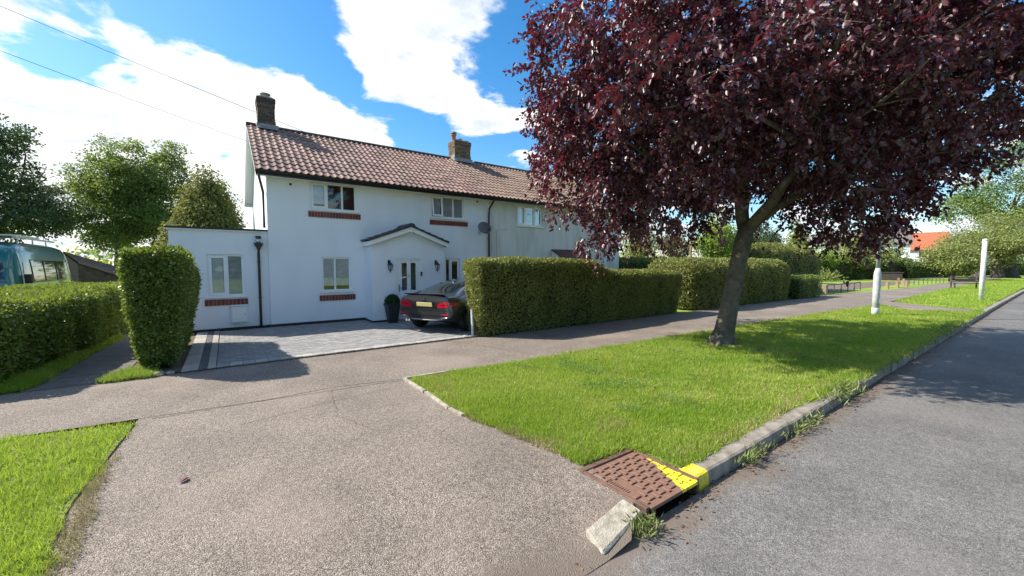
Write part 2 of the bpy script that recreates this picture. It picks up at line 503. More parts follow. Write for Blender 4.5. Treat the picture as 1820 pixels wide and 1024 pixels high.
class MB:
    """collects boxes, bars, tubes and turned shapes into one mesh"""

    def __init__(self):
        self.v, self.f = [], []

    def add(self, vs, fs):
        k = len(self.v)
        self.v += [tuple(p) for p in vs]
        self.f += [tuple(i + k for i in f) for f in fs]
        return self

    def box(self, x0, x1, y0, y1, z0, z1):
        return self.add([(x0, y0, z0), (x1, y0, z0), (x1, y1, z0), (x0, y1, z0), (x0, y0, z1), (x1, y0, z1), (x1, y1, z1), (x0, y1, z1)],
                        [(0, 3, 2, 1), (4, 5, 6, 7), (0, 1, 5, 4), (1, 2, 6, 5), (2, 3, 7, 6), (3, 0, 4, 7)])

    def quad(self, a, b, c, d):
        return self.add([a, b, c, d], [(0, 1, 2, 3)])

    def prism(self, poly, a, b, axis='y'):
        """polygon extruded along an axis from a to b; poly in the other two coordinates"""
        n = len(poly)
        def pt(p, t):
            return {'y': (p[0], t, p[1]), 'x': (t, p[0], p[1]), 'z': (p[0], p[1], t)}[axis]
        vs = [pt(p, a) for p in poly] + [pt(p, b) for p in poly]
        fs = [tuple(range(n)), tuple(range(2 * n - 1, n - 1, -1))]
        for i in range(n):
            j = (i + 1) % n
            fs.append((i, i + n, j + n, j))
        return self.add(vs, fs)

    def tube(self, path, rad, n=8, cap=True):
        path = [Vector(p) for p in path]
        if not isinstance(rad, (list, tuple)):
            rad = [rad] * len(path)
        vs, fs = [], []
        ref = Vector((0, 0, 1))
        for i, p in enumerate(path):
            t = (path[min(i + 1, len(path) - 1)] - path[max(i - 1, 0)]).normalized()
            r = ref if abs(t.dot(ref)) < 0.92 else Vector((1, 0, 0))
            a = t.cross(r).normalized()
            b = t.cross(a).normalized()
            for k in range(n):
                an = 2 * math.pi * k / n
                vs.append(p + (a * math.cos(an) + b * math.sin(an)) * rad[i])
        for i in range(len(path) - 1):
            for k in range(n):
                k2 = (k + 1) % n
                fs.append((i * n + k, i * n + k2, (i + 1) * n + k2, (i + 1) * n + k))
        if cap:
            fs.append(tuple(range(n - 1, -1, -1)))
            fs.append(tuple((len(path) - 1) * n + k for k in range(n)))
        return self.add(vs, fs)

    def lathe(self, prof, c=(0, 0, 0), n=16):
        vs, fs = [], []
        for (r, z) in prof:
            for k in range(n):
                a = 2 * math.pi * k / n
                vs.append((c[0] + r * math.cos(a), c[1] + r * math.sin(a), c[2] + z))
        for i in range(len(prof) - 1):
            for k in range(n):
                k2 = (k + 1) % n
                fs.append((i * n + k, i * n + k2, (i + 1) * n + k2, (i + 1) * n + k))
        fs.append(tuple(range(n - 1, -1, -1)))
        fs.append(tuple((len(prof) - 1) * n + k for k in range(n)))
        return self.add(vs, fs)

    def mesh(self, name, mat, smooth=False, bevel=0.0):
        me = bpy.data.meshes.new(name)
        me.from_pydata(self.v, [], self.f)
        if bevel:
            bm = bmesh.new()
            bm.from_mesh(me)
            bmesh.ops.bevel(bm, geom=bm.edges[:], offset=bevel, segments=1, affect='EDGES', clamp_overlap=True)
            bm.to_mesh(me)
            bm.free()
        else:
            bm = bmesh.new()
            bm.from_mesh(me)
            bmesh.ops.recalc_face_normals(bm, faces=bm.faces[:])
            bm.to_mesh(me)
            bm.free()
        me.materials.append(mat)
        if smooth:
            me.polygons.foreach_set('use_smooth', [True] * len(me.polygons))
        me.update()
        return me

    def build(self, name, mat, parent=None, smooth=False, bevel=0.0, loc=None):
        o = bpy.data.objects.new(name, self.mesh(name, mat, smooth, bevel))
        if loc:
            o.location = loc
        return link(o, parent)


def np_mesh(name, V, F, mat, smooth=False):
    """big meshes from arrays: V (n,3), F (m,k) all faces of one size"""
    me = bpy.data.meshes.new(name)
    k = F.shape[1]
    me.vertices.add(len(V))
    me.vertices.foreach_set('co', np.ascontiguousarray(V, dtype=np.float32).ravel())
    me.loops.add(F.size)
    me.loops.foreach_set('vertex_index', np.ascontiguousarray(F, dtype=np.int32).ravel())
    me.polygons.add(len(F))
    me.polygons.foreach_set('loop_start', np.arange(0, F.size, k, dtype=np.int32))
    me.polygons.foreach_set('loop_total', np.full(len(F), k, dtype=np.int32))
    if smooth:
        me.polygons.foreach_set('use_smooth', np.ones(len(F), dtype=bool))
    me.update(calc_edges=True)
    me.materials.append(mat)
    return me


def norm(a):
    return a / np.maximum(np.linalg.norm(a, axis=1, keepdims=True), 1e-9)


def leaves(P, D, N, L, Wd, fold=0.0, shape='quad'):
    """leaf blades: P base points, D growing direction, N face normal, L length, Wd half width -> (verts, faces)"""
    n = len(P)
    D = norm(D)
    R = norm(np.cross(D, N))
    U = np.cross(R, D)
    L = np.asarray(L).reshape(-1, 1)
    Wd = np.asarray(Wd).reshape(-1, 1)
    if shape == 'quad':
        V = np.stack([P, P + D * L * .5 + R * Wd + U * fold * Wd, P + D * L, P + D * L * .5 - R * Wd + U * fold * Wd], 1).reshape(-1, 3)
        F = np.arange(n * 4).reshape(-1, 4)
    elif shape == 'leaf':
        curl = -0.18 * L
        V = np.stack([P, P + D * L * .30 + R * Wd * .9 + U * fold * Wd, P + D * L * .68 + R * Wd * .8 + U * (fold * Wd + curl * .4),
                      P + D * L + U * curl, P + D * L * .68 - R * Wd * .8 + U * (fold * Wd + curl * .4), P + D * L * .30 - R * Wd * .9 + U * fold * Wd], 1).reshape(-1, 3)
        b = np.arange(n)[:, None] * 6
        F = np.concatenate([b + np.array([[0, 1, 2, 3]]), b + np.array([[0, 3, 4, 5]])], 0)
    else:   # blade: one narrow triangle
        V = np.stack([P - R * Wd, P + R * Wd, P + D * L], 1).reshape(-1, 3)
        F = np.arange(n * 3).reshape(-1, 3)
    return V, F


def wave(P, seed=0, f=1.0):
    """smooth wandering noise, about -1..1"""
    r = np.random.default_rng(seed)
    out = np.zeros(len(P))
    for i in range(9):
        k = r.normal(size=3) * f * (1 + i * 0.35)
        out += np.sin(P @ k + r.uniform(0, 6.28)) / (1 + i * 0.3)
    return out / 2.6


def rounded_box_pts(x0, x1, y0, y1, z0, z1, r, n, faces=('-y', '-x', '+x', '+z', '+y'), weights=None):
    lx, ly, lz = x1 - x0, y1 - y0, z1 - z0
    area = {'-y': lx * lz, '+y': lx * lz, '-x': ly * lz, '+x': ly * lz, '+z': lx * ly}
    w = np.array([area[f] * ((weights or {}).get(f, 1.0)) for f in faces])
    idx = RNG.choice(len(faces), size=n, p=w / w.sum())
    U = RNG.uniform(size=(n, 3))
    P = np.stack([x0 + U[:, 0] * lx, y0 + U[:, 1] * ly, z0 + U[:, 2] * lz], 1)
    for i, f in enumerate(faces):
        s = idx == i
        ax = 'xyz'.index(f[1])
        P[s, ax] = ((x0, y0, z0) if f[0] == '-' else (x1, y1, z1))[ax]
    return P


def round_off(P, x0, x1, y0, y1, z0, z1, r):
    lo = np.array([x0 + r, y0 + r, z0 - 10.0])
    hi = np.array([x1 - r, y1 - r, z1 - r])
    Q = np.clip(P, lo, hi)
    D = norm(P - Q + 1e-9)
    return Q + D * r, D


def hedge(name, label, x0, x1, y0, y1, z1, n, mat, leafL=0.035, r=0.18, taper=0.0, topf=None, bump=0.05, warp=None,
          loc=(0, 0, 0), rz=0.0, faces=('-y', '-x', '+x', '+z', '+y'), weights=None, group=None, seed=1, shoots=0, z0=0.03, stem=True, bumpf=1.6):
    """a clipped hedge: leafy skin over a dark twiggy core, plus young shoots above"""
    root = empty(name, (loc[0], loc[1], loc[2]), rz)
    tag(root, label, 'hedge', group)
    cx, cy = (x0 + x1) / 2, (y0 + y1) / 2

    def deform(P, D=None):
        P = P.copy()
        h = np.clip(P[:, 2] / z1, 0, 1)
        if topf is not None:
            P[:, 2] *= topf(P[:, 0], P[:, 1])
        if taper:
            s = 1 - taper * (1 - h) ** 1.3
            P[:, 0] = cx + (P[:, 0] - cx) * (s if (x1 - x0) < 3 else 1 - (1 - s) * min(1, 1.2 / (x1 - x0)))
            P[:, 1] = cy + (P[:, 1] - cy) * (s if (y1 - y0) < 3 else 1 - (1 - s) * min(1, 1.2 / (y1 - y0)))
        if warp is not None:
            P = warp(P)
        return P
    P = rounded_box_pts(x0, x1, y0, y1, z0, z1, r, n, faces, weights)
    Q, D = round_off(P, x0, x1, y0, y1, z0, z1, r)
    d = wave(Q, seed, bumpf) * bump + wave(Q, seed + 5, 6.0) * bump * 0.5
    depth = RNG.exponential(0.065, size=n) - 0.025
    stray = RNG.uniform(size=n) < 0.035
    depth[stray] = -RNG.uniform(.01, .085, stray.sum())
    Q = Q + D * (d - depth)[:, None]
    dirs = D * 0.8 + RNG.normal(size=(n, 3)) * 0.9 + np.array([0, 0, 0.35])
    nrm = D + RNG.normal(size=(n, 3)) * 0.8
    L = leafL * RNG.uniform(0.6, 1.35, n)
    Q = deform(Q)
    V, F = leaves(Q, dirs, nrm, L, L * 0.33, fold=0.3)
    if shoots:
        m = shoots
        T = rounded_box_pts(x0 + r * .5, x1 - r * .5, y0 + r * .5, y1 - r * .5, z0, z1, r, m, ('+z',))
        T, _ = round_off(T, x0, x1, y0, y1, z0, z1, r)
        T = T + np.array([0, 0, 1]) * (wave(T, seed, 1.6) * bump)[:, None]
        T = deform(T)
        hh = RNG.uniform(0.01, 0.075, m)
        T[:, 2] += hh * (RNG.uniform(size=m) < 0.75)
        dd = RNG.normal(size=(m, 3)) * 0.45 + np.array([0, 0, 1.0])
        Ls = leafL * RNG.uniform(0.9, 1.7, m)
        V2, F2 = leaves(T, dd, RNG.normal(size=(m, 3)), Ls, Ls * 0.28, fold=0.25)
        F = np.concatenate([F, F2 + len(V)], 0)
        V = np.concatenate([V, V2], 0)
    o = bpy.data.objects.new('foliage', np_mesh('foliage', V, F, mat))
    link(o, root)
    o['kind'] = 'stuff'
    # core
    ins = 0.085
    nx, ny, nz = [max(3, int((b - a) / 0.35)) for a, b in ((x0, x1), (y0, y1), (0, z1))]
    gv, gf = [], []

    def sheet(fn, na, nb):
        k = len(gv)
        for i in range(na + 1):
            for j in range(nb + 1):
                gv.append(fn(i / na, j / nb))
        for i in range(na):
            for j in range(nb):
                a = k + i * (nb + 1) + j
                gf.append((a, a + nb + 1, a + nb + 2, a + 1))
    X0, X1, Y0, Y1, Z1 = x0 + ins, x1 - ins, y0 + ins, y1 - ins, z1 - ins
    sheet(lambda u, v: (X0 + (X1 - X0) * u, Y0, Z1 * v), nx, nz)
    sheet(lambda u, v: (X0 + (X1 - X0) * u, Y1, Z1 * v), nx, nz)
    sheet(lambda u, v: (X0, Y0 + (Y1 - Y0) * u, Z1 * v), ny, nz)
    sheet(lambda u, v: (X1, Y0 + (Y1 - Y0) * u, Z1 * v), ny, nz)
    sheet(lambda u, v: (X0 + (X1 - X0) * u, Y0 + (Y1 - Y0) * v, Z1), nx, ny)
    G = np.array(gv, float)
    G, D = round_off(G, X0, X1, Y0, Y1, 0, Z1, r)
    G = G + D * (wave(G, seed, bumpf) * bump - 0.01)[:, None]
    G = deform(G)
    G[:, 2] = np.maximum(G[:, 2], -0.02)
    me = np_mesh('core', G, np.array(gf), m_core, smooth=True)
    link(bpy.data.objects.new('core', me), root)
    return root


def limb(mb, a, b, r0, r1, bend=0.12, n=7, segs=6, seed=0):
    rnd = random.Random(seed)
    a, b = Vector(a), Vector(b)
    L = (b - a).length
    off = Vector((rnd.uniform(-1, 1), rnd.uniform(-1, 1), rnd.uniform(-.3, .6))) * L * bend
    pts, rad = [], []
    for i in range(segs + 1):
        t = i / segs
        p = a.lerp(b, t) + off * math.sin(math.pi * t) + Vector((rnd.uniform(-1, 1), rnd.uniform(-1, 1), rnd.uniform(-1, 1))) * L * 0.012 * (0 < i < segs)
        pts.append(p)
        rad.append(r0 + (r1 - r0) * t)
    mb.tube(pts, rad, n)
    return pts


def spray_leaves(K, d, size, per, leafL, asp, droop, r, ns=6):
    """every clump is a handful of shoots, the leaves set along them"""
    n = len(K)
    sd = norm(r.normal(size=(n, ns, 3)).reshape(-1, 3) * 0.9 + np.repeat(d, ns, 0) * 0.7 - np.array([0, 0, .15])).reshape(n, ns, 3)
    sl = r.uniform(.6, 1.25, (n, ns)) * size[:, None]
    k = np.repeat(np.arange(n), per)
    j = r.integers(0, ns, len(k))
    t = r.uniform(size=len(k)) ** .75
    S_ = sd[k, j]
    ln = sl[k, j]
    sag = np.stack([np.zeros(len(k)), np.zeros(len(k)), -.30 * ln * t * t], 1)
    P = K[k] + S_ * (ln * t)[:, None] + sag + r.normal(size=(len(k), 3)) * .028
    side = norm(np.cross(S_, r.normal(size=(len(k), 3))))
    dirs = side * .8 + S_ * .55 - np.array([0, 0, droop]) + r.normal(size=(len(k), 3)) * .2
    lie = norm(np.cross(dirs, S_) * r.choice([-1, 1], (len(k), 1)) * .7 + np.array([0, 0, .75]) + r.normal(size=(len(k), 3)) * .35)
    L = leafL * r.uniform(0.55, 1.25, len(k))
    V, F = leaves(P, dirs, lie, L, L * asp, fold=0.28, shape='leaf')
    A = np.repeat(K, ns, 0)
    T, Ft = leaves(A, sd.reshape(-1, 3) - np.array([0, 0, .12]), r.normal(size=(n * ns, 3)), sl.reshape(-1), np.full(n * ns, .006), shape='blade')
    return V, F, T, Ft


def crown_leaves(ells, nclump, per, cr, leafL, shell=0.55, droop=0.2, seed=3, asp=0.30, shape='quad', flat=0.75, clip=None, spray=False):
    r = np.random.default_rng(seed)
    vol = np.array([e[1][0] * e[1][1] * e[1][2] for e in ells]) ** 0.8
    pick = r.choice(len(ells), nclump, p=vol / vol.sum())
    C = np.array([e[0] for e in ells], float)[pick]
    R = np.array([e[1] for e in ells], float)[pick]
    d = norm(r.normal(size=(nclump, 3)))
    rad = shell + (1 - shell) * r.uniform(size=nclump) ** 0.6
    K = C + d * R * rad[:, None]
    size = cr * r.uniform(0.55, 1.35, nclump)
    if clip is not None:
        s = clip(K)
        K, d, size = K[s], d[s], size[s]
    if spray:
        return spray_leaves(K, d, size, per, leafL, asp, droop, r) + (K,)
    k = np.repeat(np.arange(len(K)), per)
    off = norm(r.normal(size=(len(k), 3))) * (r.uniform(size=(len(k), 1)) ** 0.45) * np.array([1, 1, flat])
    P = K[k] + off * size[k][:, None]
    run = norm(r.normal(size=(len(K), 3)) * 0.8 + d)
    dirs = norm(off) * 0.45 + run[k] * 0.5 + r.normal(size=(len(k), 3)) * 0.5 - np.array([0, 0, droop])
    lie = r.normal(size=(len(K), 3)) * 0.75
    nrm = r.normal(size=(len(k), 3)) * 0.5 + lie[k] + np.array([0, 0, 0.6]) + d[k] * 0.4
    L = leafL * r.uniform(0.6, 1.3, len(k))
    V, F = leaves(P, dirs, nrm, L, L * asp, fold=0.25, shape=shape)
    return V, F, K


def tree(name, label, base, trunk_h, tr, ells, nclump, per, cr, leafL, mat, bark=None, seed=3, group=None, shell=0.5, cat='tree', lean=(0, 0), droop=0.2, flat=0.75, asp=0.3):
    root = empty(name, base)
    tag(root, label, cat, group)
    V, F, K = crown_leaves(ells, nclump, per, cr, leafL, shell, droop, seed, flat=flat, asp=asp)
    mb = MB()
    top = (lean[0], lean[1], trunk_h)
    limb(mb, (0, 0, -0.1), top, tr * 1.25, tr * 0.7, 0.03, 9, 6, seed)
    rnd = random.Random(seed)
    idx = list(range(len(K)))
    rnd.shuffle(idx)
    for i in idx[:max(6, min(16, len(K) // 4))]:
        b = Vector(K[i])
        a = Vector((0, 0, -0.1)).lerp(Vector(top), rnd.uniform(0.72, 1.0))
        limb(mb, a, b, tr * 0.42, tr * 0.06, 0.12, 5, 5, seed + i)
    mb.build('trunk', bark or m_bark2, root, smooth=True)
    o = link(bpy.data.objects.new('crown', np_mesh('crown', V, F, mat)), root)
    o['kind'] = 'stuff'
    return root


def AT(x, y, depth):
    """a place in the far landscape by its bearing and its distance"""
    return Vector((0, 0, CAM_H)) + view_dir(x, y) * depth


# ------------------------------------------------------------------ ground, road, pavement
def sheet_obj(name, poly, z, mat, parent=None):
    mb = MB()
    mb.add([(p[0], p[1], z) for p in poly], [tuple(range(len(poly)))])
    return mb.build(name, mat, parent)


ROAD_Z = -0.105
g = sheet_obj('ground', [(-900, -900), (900, -900), (900, 900), (-900, 900)], -0.17, m_lawnfar)
tag(g, 'broad flat grassy ground around the street', 'ground', kind='structure')
rd = sheet_obj('road', [(-80, -7), (200, -7), (200, 1.78), (-80, 1.78)], ROAD_Z, m_road)
tag(rd, 'grey asphalt road surface in front of the verge', 'road', kind='structure')
gl = sheet_obj('garden_lawn', [(-90, 8.75), (160, 8.75), (160, 130), (-90, 130)], -0.02, m_lawnfar)
tag(gl, 'garden ground behind the pavement and hedges', 'ground', kind='structure')


def pavement():
    root = empty('pavement', (0, 0, 0))
    tag(root, 'beige chipping pavement and sloping driveway crossing', 'pavement', kind='structure')
    # footway
    up = [(-60, 8.90), (-0.9, 8.88), (5.3, 8.88), (14, 8.75), (25, 8.5), (30, 8.45), (37.6, 7.84), (44.3, 7.25), (60, 7.1), (90, 6.9)]
    lo = [(-60, 6.55), (-2.1, 6.62), (2.3, 6.22), (14, 5.75), (25, 5.15), (30, 5.25), (36.4, 5.35), (44, 5.4), (60, 5.4), (90, 5.3)]
    mb = MB()
    xs = sorted(set([p[0] for p in up + lo] + [-0.84]))
    def ip(tab, x):
        return float(np.interp(x, [p[0] for p in tab], [p[1] for p in tab]))
    for a, b in zip(xs[:-1], xs[1:]):
        mb.quad((a, ip(lo, a), 0), (b, ip(lo, b), 0), (b, ip(up, b), 0), (a, ip(up, a), 0))
    mb.build('footway', m_pave, root)
    # crossing ramped down to the road
    mb = MB()
    ny, nx = 24, 14
    def left_x(y):
        return float(np.interp(y, [1.6, 2.4, 3.0, 3.5, 4.4, 5.4, 6.5], [-0.92, -0.80, -0.86, -0.90, -0.98, -0.92, -0.84]))
    def right_x(y):
        return float(np.interp(y, [1.6, 1.9, 2.3, 2.62, 3.3, 4.3, 6.3], [2.10, 2.55, 2.62, 2.75, 2.58, 2.32, 2.36]))
    def zz(x, y):
        t = np.clip((3.3 - y) / (3.3 - 1.72), 0, 1)
        q = np.clip((2.58 - x) / .62, 0, 1)
        return -0.098 * float(t * t * (3 - 2 * t)) * float(q * q * (3 - 2 * q))
    for j in range(ny):
        y0, y1 = 1.70 + (6.9 - 1.70) * j / ny, 1.70 + (6.9 - 1.70) * (j + 1) / ny
        for i in range(nx):
            def pt(u, y):
                x = left_x(y) - 0.1 + (right_x(y) - left_x(y) + 0.1) * u
                return (x, y, zz(x, y) - .004)
            mb.quad(pt(i / nx, y0), pt((i + 1) / nx, y0), pt((i + 1) / nx, y1), pt(i / nx, y1))
    mb.build('crossing', m_pave, root, smooth=True)
    # open construction joints and cracks
    def crack(pts, w, seed):
        rnd = random.Random(seed)
        P = []
        for a, b in zip(pts[:-1], pts[1:]):
            for k in range(14):
                t = k / 14
                P.append((a[0] + (b[0] - a[0]) * t + rnd.uniform(-.018, .018), a[1] + (b[1] - a[1]) * t + rnd.uniform(-.018, .018)))
        P.append(pts[-1])
        mb = MB()
        for i in range(len(P) - 1):
            a, b = P[i], P[i + 1]
            d = Vector((b[0] - a[0], b[1] - a[1]))
            n = Vector((-d.y, d.x)).normalized()
            w0 = w * (0.25 + 0.75 * abs(math.sin(i * 1.7 + seed)))
            w1 = w * (0.25 + 0.75 * abs(math.sin((i + 1) * 1.7 + seed)))
            mb.quad((a[0] - n.x * w0, a[1] - n.y * w0, 0.003), (b[0] - n.x * w1, b[1] - n.y * w1, 0.003), (b[0] + n.x * w1, b[1] + n.y * w1, 0.003), (a[0] + n.x * w0, a[1] + n.y * w0, 0.003))
        mb.build('crack', m_crack, root)
    crack([(-0.80, 6.42), (0.4, 6.40), (1.3, 6.46), (2.3, 6.27)], 0.007, 1)
    crack([(0.05, 5.55), (0.8, 5.75), (1.9, 5.9)], 0.004, 5)
    crack([(4.4, 8.75), (5.3, 6.1)], 0.006, 3)
    crack([(1.2, 6.3), (1.05, 5.2), (1.3, 4.5)], 0.0025, 6)
    crack([(-3.4, 8.2), (-1.9, 7.9), (-.3, 8.1), (1.0, 7.6)], 0.003, 7)
    crack([(-6, 8.86), (-0.8, 8.84), (5.2, 8.80)], 0.010, 4)
    return root


pavement()

# verge sheets (under the grass)
VERGE = [(2.36, 6.18), (2.33, 4.35), (2.55, 3.35), (2.66, 2.56), (3.318, 2.54), (3.318, 1.98), (24.0, 2.02), (22.6, 3.6), (24.6, 5.10), (14, 5.72), (5.6, 6.06)]
vs = MB().prism(VERGE, -.16, .012, 'z').build('verge', m_lawnbase)
tag(vs, 'soil of the mown verge beside the kerb', 'verge', kind='structure')
LAWN = [(-14, 6.52), (-2.1, 6.58), (-0.95, 6.30), (-1.0, 5.4), (-1.06, 4.4), (-0.98, 3.5), (-0.94, 3.0), (-0.88, 2.4), (-1.0, 2.0), (-14, 2.0)]
ls = MB().prism(LAWN, -.16, .012, 'z').build('verge', m_lawnbase)
tag(ls, 'soil of the lawn strip left of the crossing', 'verge', kind='structure')
FARV = [(27.2, 5.02), (25.5, 3.4), (25.2, 2.02), (90, 2.02), (90, 5.2), (44, 5.3), (36, 5.25)]
fs = sheet_obj('verge', FARV, 0.012, m_lawnfar)
tag(fs, 'soil of the far verge beyond the narrow side path', 'verge', kind='structure')
sp = sheet_obj('path', [(24.0, 1.98), (25.3, 1.98), (25.6, 3.4), (27.4, 5.3), (24.4, 5.3), (22.5, 3.6)], 0.004, m_pave)
tag(sp, 'narrow path crossing the verge towards the road', 'path', kind='structure')
lp = sheet_obj('path', [(-2.55, 8.86), (-1.48, 8.86), (-1.50, 19), (-2.3, 19)], 0.004, m_path)
tag(lp, 'dark worn garden path between the privet hedges', 'path', kind='structure')
sb = sheet_obj('soil_bed', [(-1.46, 8.95), (-0.72, 8.95), (-0.72, 13.6), (-1.46, 13.6)], 0.006, m_soil)
tag(sb, 'bare soil bed under the tall hedge beside the driveway', 'soil', kind='structure')
lw = sheet_obj('park_lawn', [(26, 8.6), (31, 8.45), (44.3, 7.3), (90, 7.0), (140, 40), (60, 40), (30, 14)], -0.006, m_lawnfar)
tag(lw, 'open green lawn beyond the knee rails', 'lawn', kind='structure')
sr = sheet_obj('side_road', [(31, 9.6), (33, 9.3), (60, 9.2), (60, 12.0), (31, 13.5)], 0.0, m_road)
tag(sr, 'strip of side road seen through the knee rails', 'road', kind='structure')

# ------------------------------------------------------------------ house shell
YF = 13.6            # front wall
XL, XP, XR = 1.0, 8.62, 16.55   # left gable, party line, right gable
YB = 20.9
EZ = 4.50
RY, RZ = 17.1, 6.80  # ridge
EY0 = 13.22          # front eave


def wall_panel(mb, x0, x1, z0, z1, y, holes, reveal=0.10):
    xs = sorted(set([x0, x1] + [h[0] for h in holes] + [h[1] for h in holes]))
    zs = sorted(set([z0, z1] + [h[2] for h in holes] + [h[3] for h in holes]))
    for a, b in zip(xs[:-1], xs[1:]):
        for c, d in zip(zs[:-1], zs[1:]):
            mx, mz = (a + b) / 2, (c + d) / 2
            if any(h[0] < mx < h[1] and h[2] < mz < h[3] for h in holes):
                continue
            mb.quad((a, y, c), (b, y, c), (b, y, d), (a, y, d))
    for (a, b, c, d) in holes:
        mb.quad((a, y, c), (a, y, d), (a, y + reveal, d), (a, y + reveal, c))
        mb.quad((b, y, c), (b, y, d), (b, y + reveal, d), (b, y + reveal, c))
        mb.quad((a, y, d), (b, y, d), (b, y + reveal, d), (a, y + reveal, d))
        mb.quad((a, y, c), (b, y, c), (b, y + reveal, c), (a, y + reveal, c))


def window(parent, x0, x1, z0, z1, y, bars, sashes=(), tilt=None, fr=0.055, glass=None, blind=None, sill=True, band=None, transom=None):
    """frame with mullions at the x in bars; a part of the house with panes as sub-parts"""
    g = glass or m_glass
    mb = MB()
    d0, d1 = y + 0.045, y + 0.10
    mb.box(x0, x1, d0, d1, z0, z0 + fr)
    mb.box(x0, x1, d0, d1, z1 - fr, z1)
    mb.box(x0, x0 + fr, d0, d1, z0 + fr, z1 - fr)
    mb.box(x1 - fr, x1, d0, d1, z0 + fr, z1 - fr)
    for b in bars:
        mb.box(b - fr * .5, b + fr * .5, d0, d1, z0 + fr, z1 - fr)
    w = mb.build('window', m_white, parent)
    if sill:
        MB().box(x0 - 0.06, x1 + 0.06, y - 0.05, y + 0.044, z0 - 0.045, z0 + 0.004).build('sill', m_white, w, bevel=0.006)
    edges = [x0 + fr * .5] + list(bars) + [x1 - fr * .5]
    for i, (a, b) in enumerate(zip(edges[:-1], edges[1:])):
        a, b = a + fr * .5, b - fr * .5
        c, d = z0 + fr, z1 - fr
        if i in sashes:
            s = 0.05
            sm = MB()
            sm.box(a - .012, b + .012, d0 - .018, d0 - .001, c - .012, c + s)
            sm.box(a - .012, b + .012, d0 - .018, d0 - .001, d - s, d + .012)
            sm.box(a - .012, a + s, d0 - .018, d0 - .001, c + s, d - s)
            sm.box(b - s, b + .012, d0 - .018, d0 - .001, c + s, d - s)
            so = sm.build('sash', m_white, w)
            if tilt == i:      # the sash stands a little open at its foot
                so.data.transform(Matrix.Translation((0, d0, d)) @ Matrix.Rotation(math.radians(-7), 4, 'X') @ Matrix.Translation((0, -d0, -d)))
            a, b, c, d = a + s, b - s, c + s, d - s
        MB().box(a, b, y + 0.062, y + 0.072, c, d).build('pane', g, w)
        if transom and i in transom:
            zt = c + (d - c) * 0.62
            MB().box(a, b, d0 - .004, d1, zt - .02, zt + .02).build('transom', m_white, w)
        if blind:
            kind = blind[i] if i < len(blind) else None
            if kind == 'slats':
                bm_ = MB()
                zc = c
                while zc < d:
                    bm_.quad((a, y + .085, zc), (b, y + .085, zc), (b, y + .100, zc + .024), (a, y + .100, zc + .024))
                    zc += 0.034
                bm_.build('blind', m_blind, w)
            elif kind == 'roller':
                MB().box(a - .004, b + .004, y + .080, y + .084, c - .004, d).build('blind', m_blind, w)
            elif kind == 'half':
                MB().box(a - .004, b + .004, y + .080, y + .084, c + (d - c) * .12, d).build('blind', m_net, w)
            elif kind == 'net':
                nb = MB()
                k = 14
                for q in range(k):
                    xa, xb = a + (b - a) * q / k, a + (b - a) * (q + 1) / k
                    nb.quad((xa, y + .085 + .015 * (q % 2), c), (xb, y + .085 + .015 * ((q + 1) % 2), c), (xb, y + .085 + .015 * ((q + 1) % 2), d), (xa, y + .085 + .015 * (q % 2), d))
                nb.build('curtain', m_net, w)
    if band:
        bx0, bx1, bz0, bz1 = band
        bb = MB()
        n = max(6, round((bx1 - bx0) / 0.088))
        st = (bx1 - bx0) / n
        for k in range(n):
            bb.box(bx0 + st * k + .006, bx0 + st * (k + 1) - .006, y - .028, y + .004, bz0, bz1)
        bo = bb.build('sill_bricks', m_redtile, w)
        bo['kind'] = 'stuff'
        MB().box(bx0, bx1, y - .018, y - .003, bz0 + .004, bz1 - .004).build('mortar', m_mortar, w)
    return w


# --- one roof tile, shared by every tile: two rolls, nibbed lower edge
TW, TG = 0.392, 0.344


def tile_mesh(name, mat):
    prof = []
    for h in (0, 1):
        o = h * TW / 2
        prof += [(o, 0.010), (o + .035, 0.0), (o + .085, 0.0)]
        for k in range(1, 6):
            a = math.pi * k / 6
            prof.append((o + .085 + (TW / 2 - .085) * k / 6, 0.037 * math.sin(a)))
    prof.append((TW, 0.010))
    ln = TG + 0.05
    vs, fs = [], []
    n = len(prof)
    for (x, z) in prof:
        vs.append((x, 0.0, z + 0.034))
    for (x, z) in prof:
        vs.append((x, ln, z + 0.006))
    for (x, z) in prof:
        vs.append((x, 0.0, max(z + 0.012, 0.012)))
    for i in range(n - 1):
        fs.append((i, i + 1, n + i + 1, n + i))
        fs.append((2 * n + i, 2 * n + i + 1, i + 1, i))
    mb = MB()
    mb.add(vs, fs)
    me = mb.mesh(name, mat)
    return me


def roof_side(parent, x0, x1, y_e, z_e, y_r, z_r, mesh, skip=None, seed=1):
    """lays whole tiles on a slope from the eave (y_e,z_e) to the ridge; each tile is an object"""
    rnd = random.Random(seed)
    dy, dz = y_r - y_e, z_r - z_e
    sl = math.hypot(dy, dz)
    ang = math.atan2(dz, dy)
    rows = int(round(sl / TG))
    cols = int(round((x1 - x0) / TW))
    g = sl / rows
    w = (x1 - x0) / cols
    for r in range(rows):
        for c in range(cols):
            t = r * g
            o = bpy.data.objects.new('roof_tile', mesh)
            o.location = (x0 + c * w, y_e + dy * t / sl, z_e + dz * t / sl + rnd.uniform(0, .006))
            o.rotation_euler = (ang + rnd.uniform(-.006, .006), rnd.uniform(-.006, .006), rnd.uniform(-.006, .006))
            o.scale = (w / TW, g / TG, 1)
            link(o, parent)


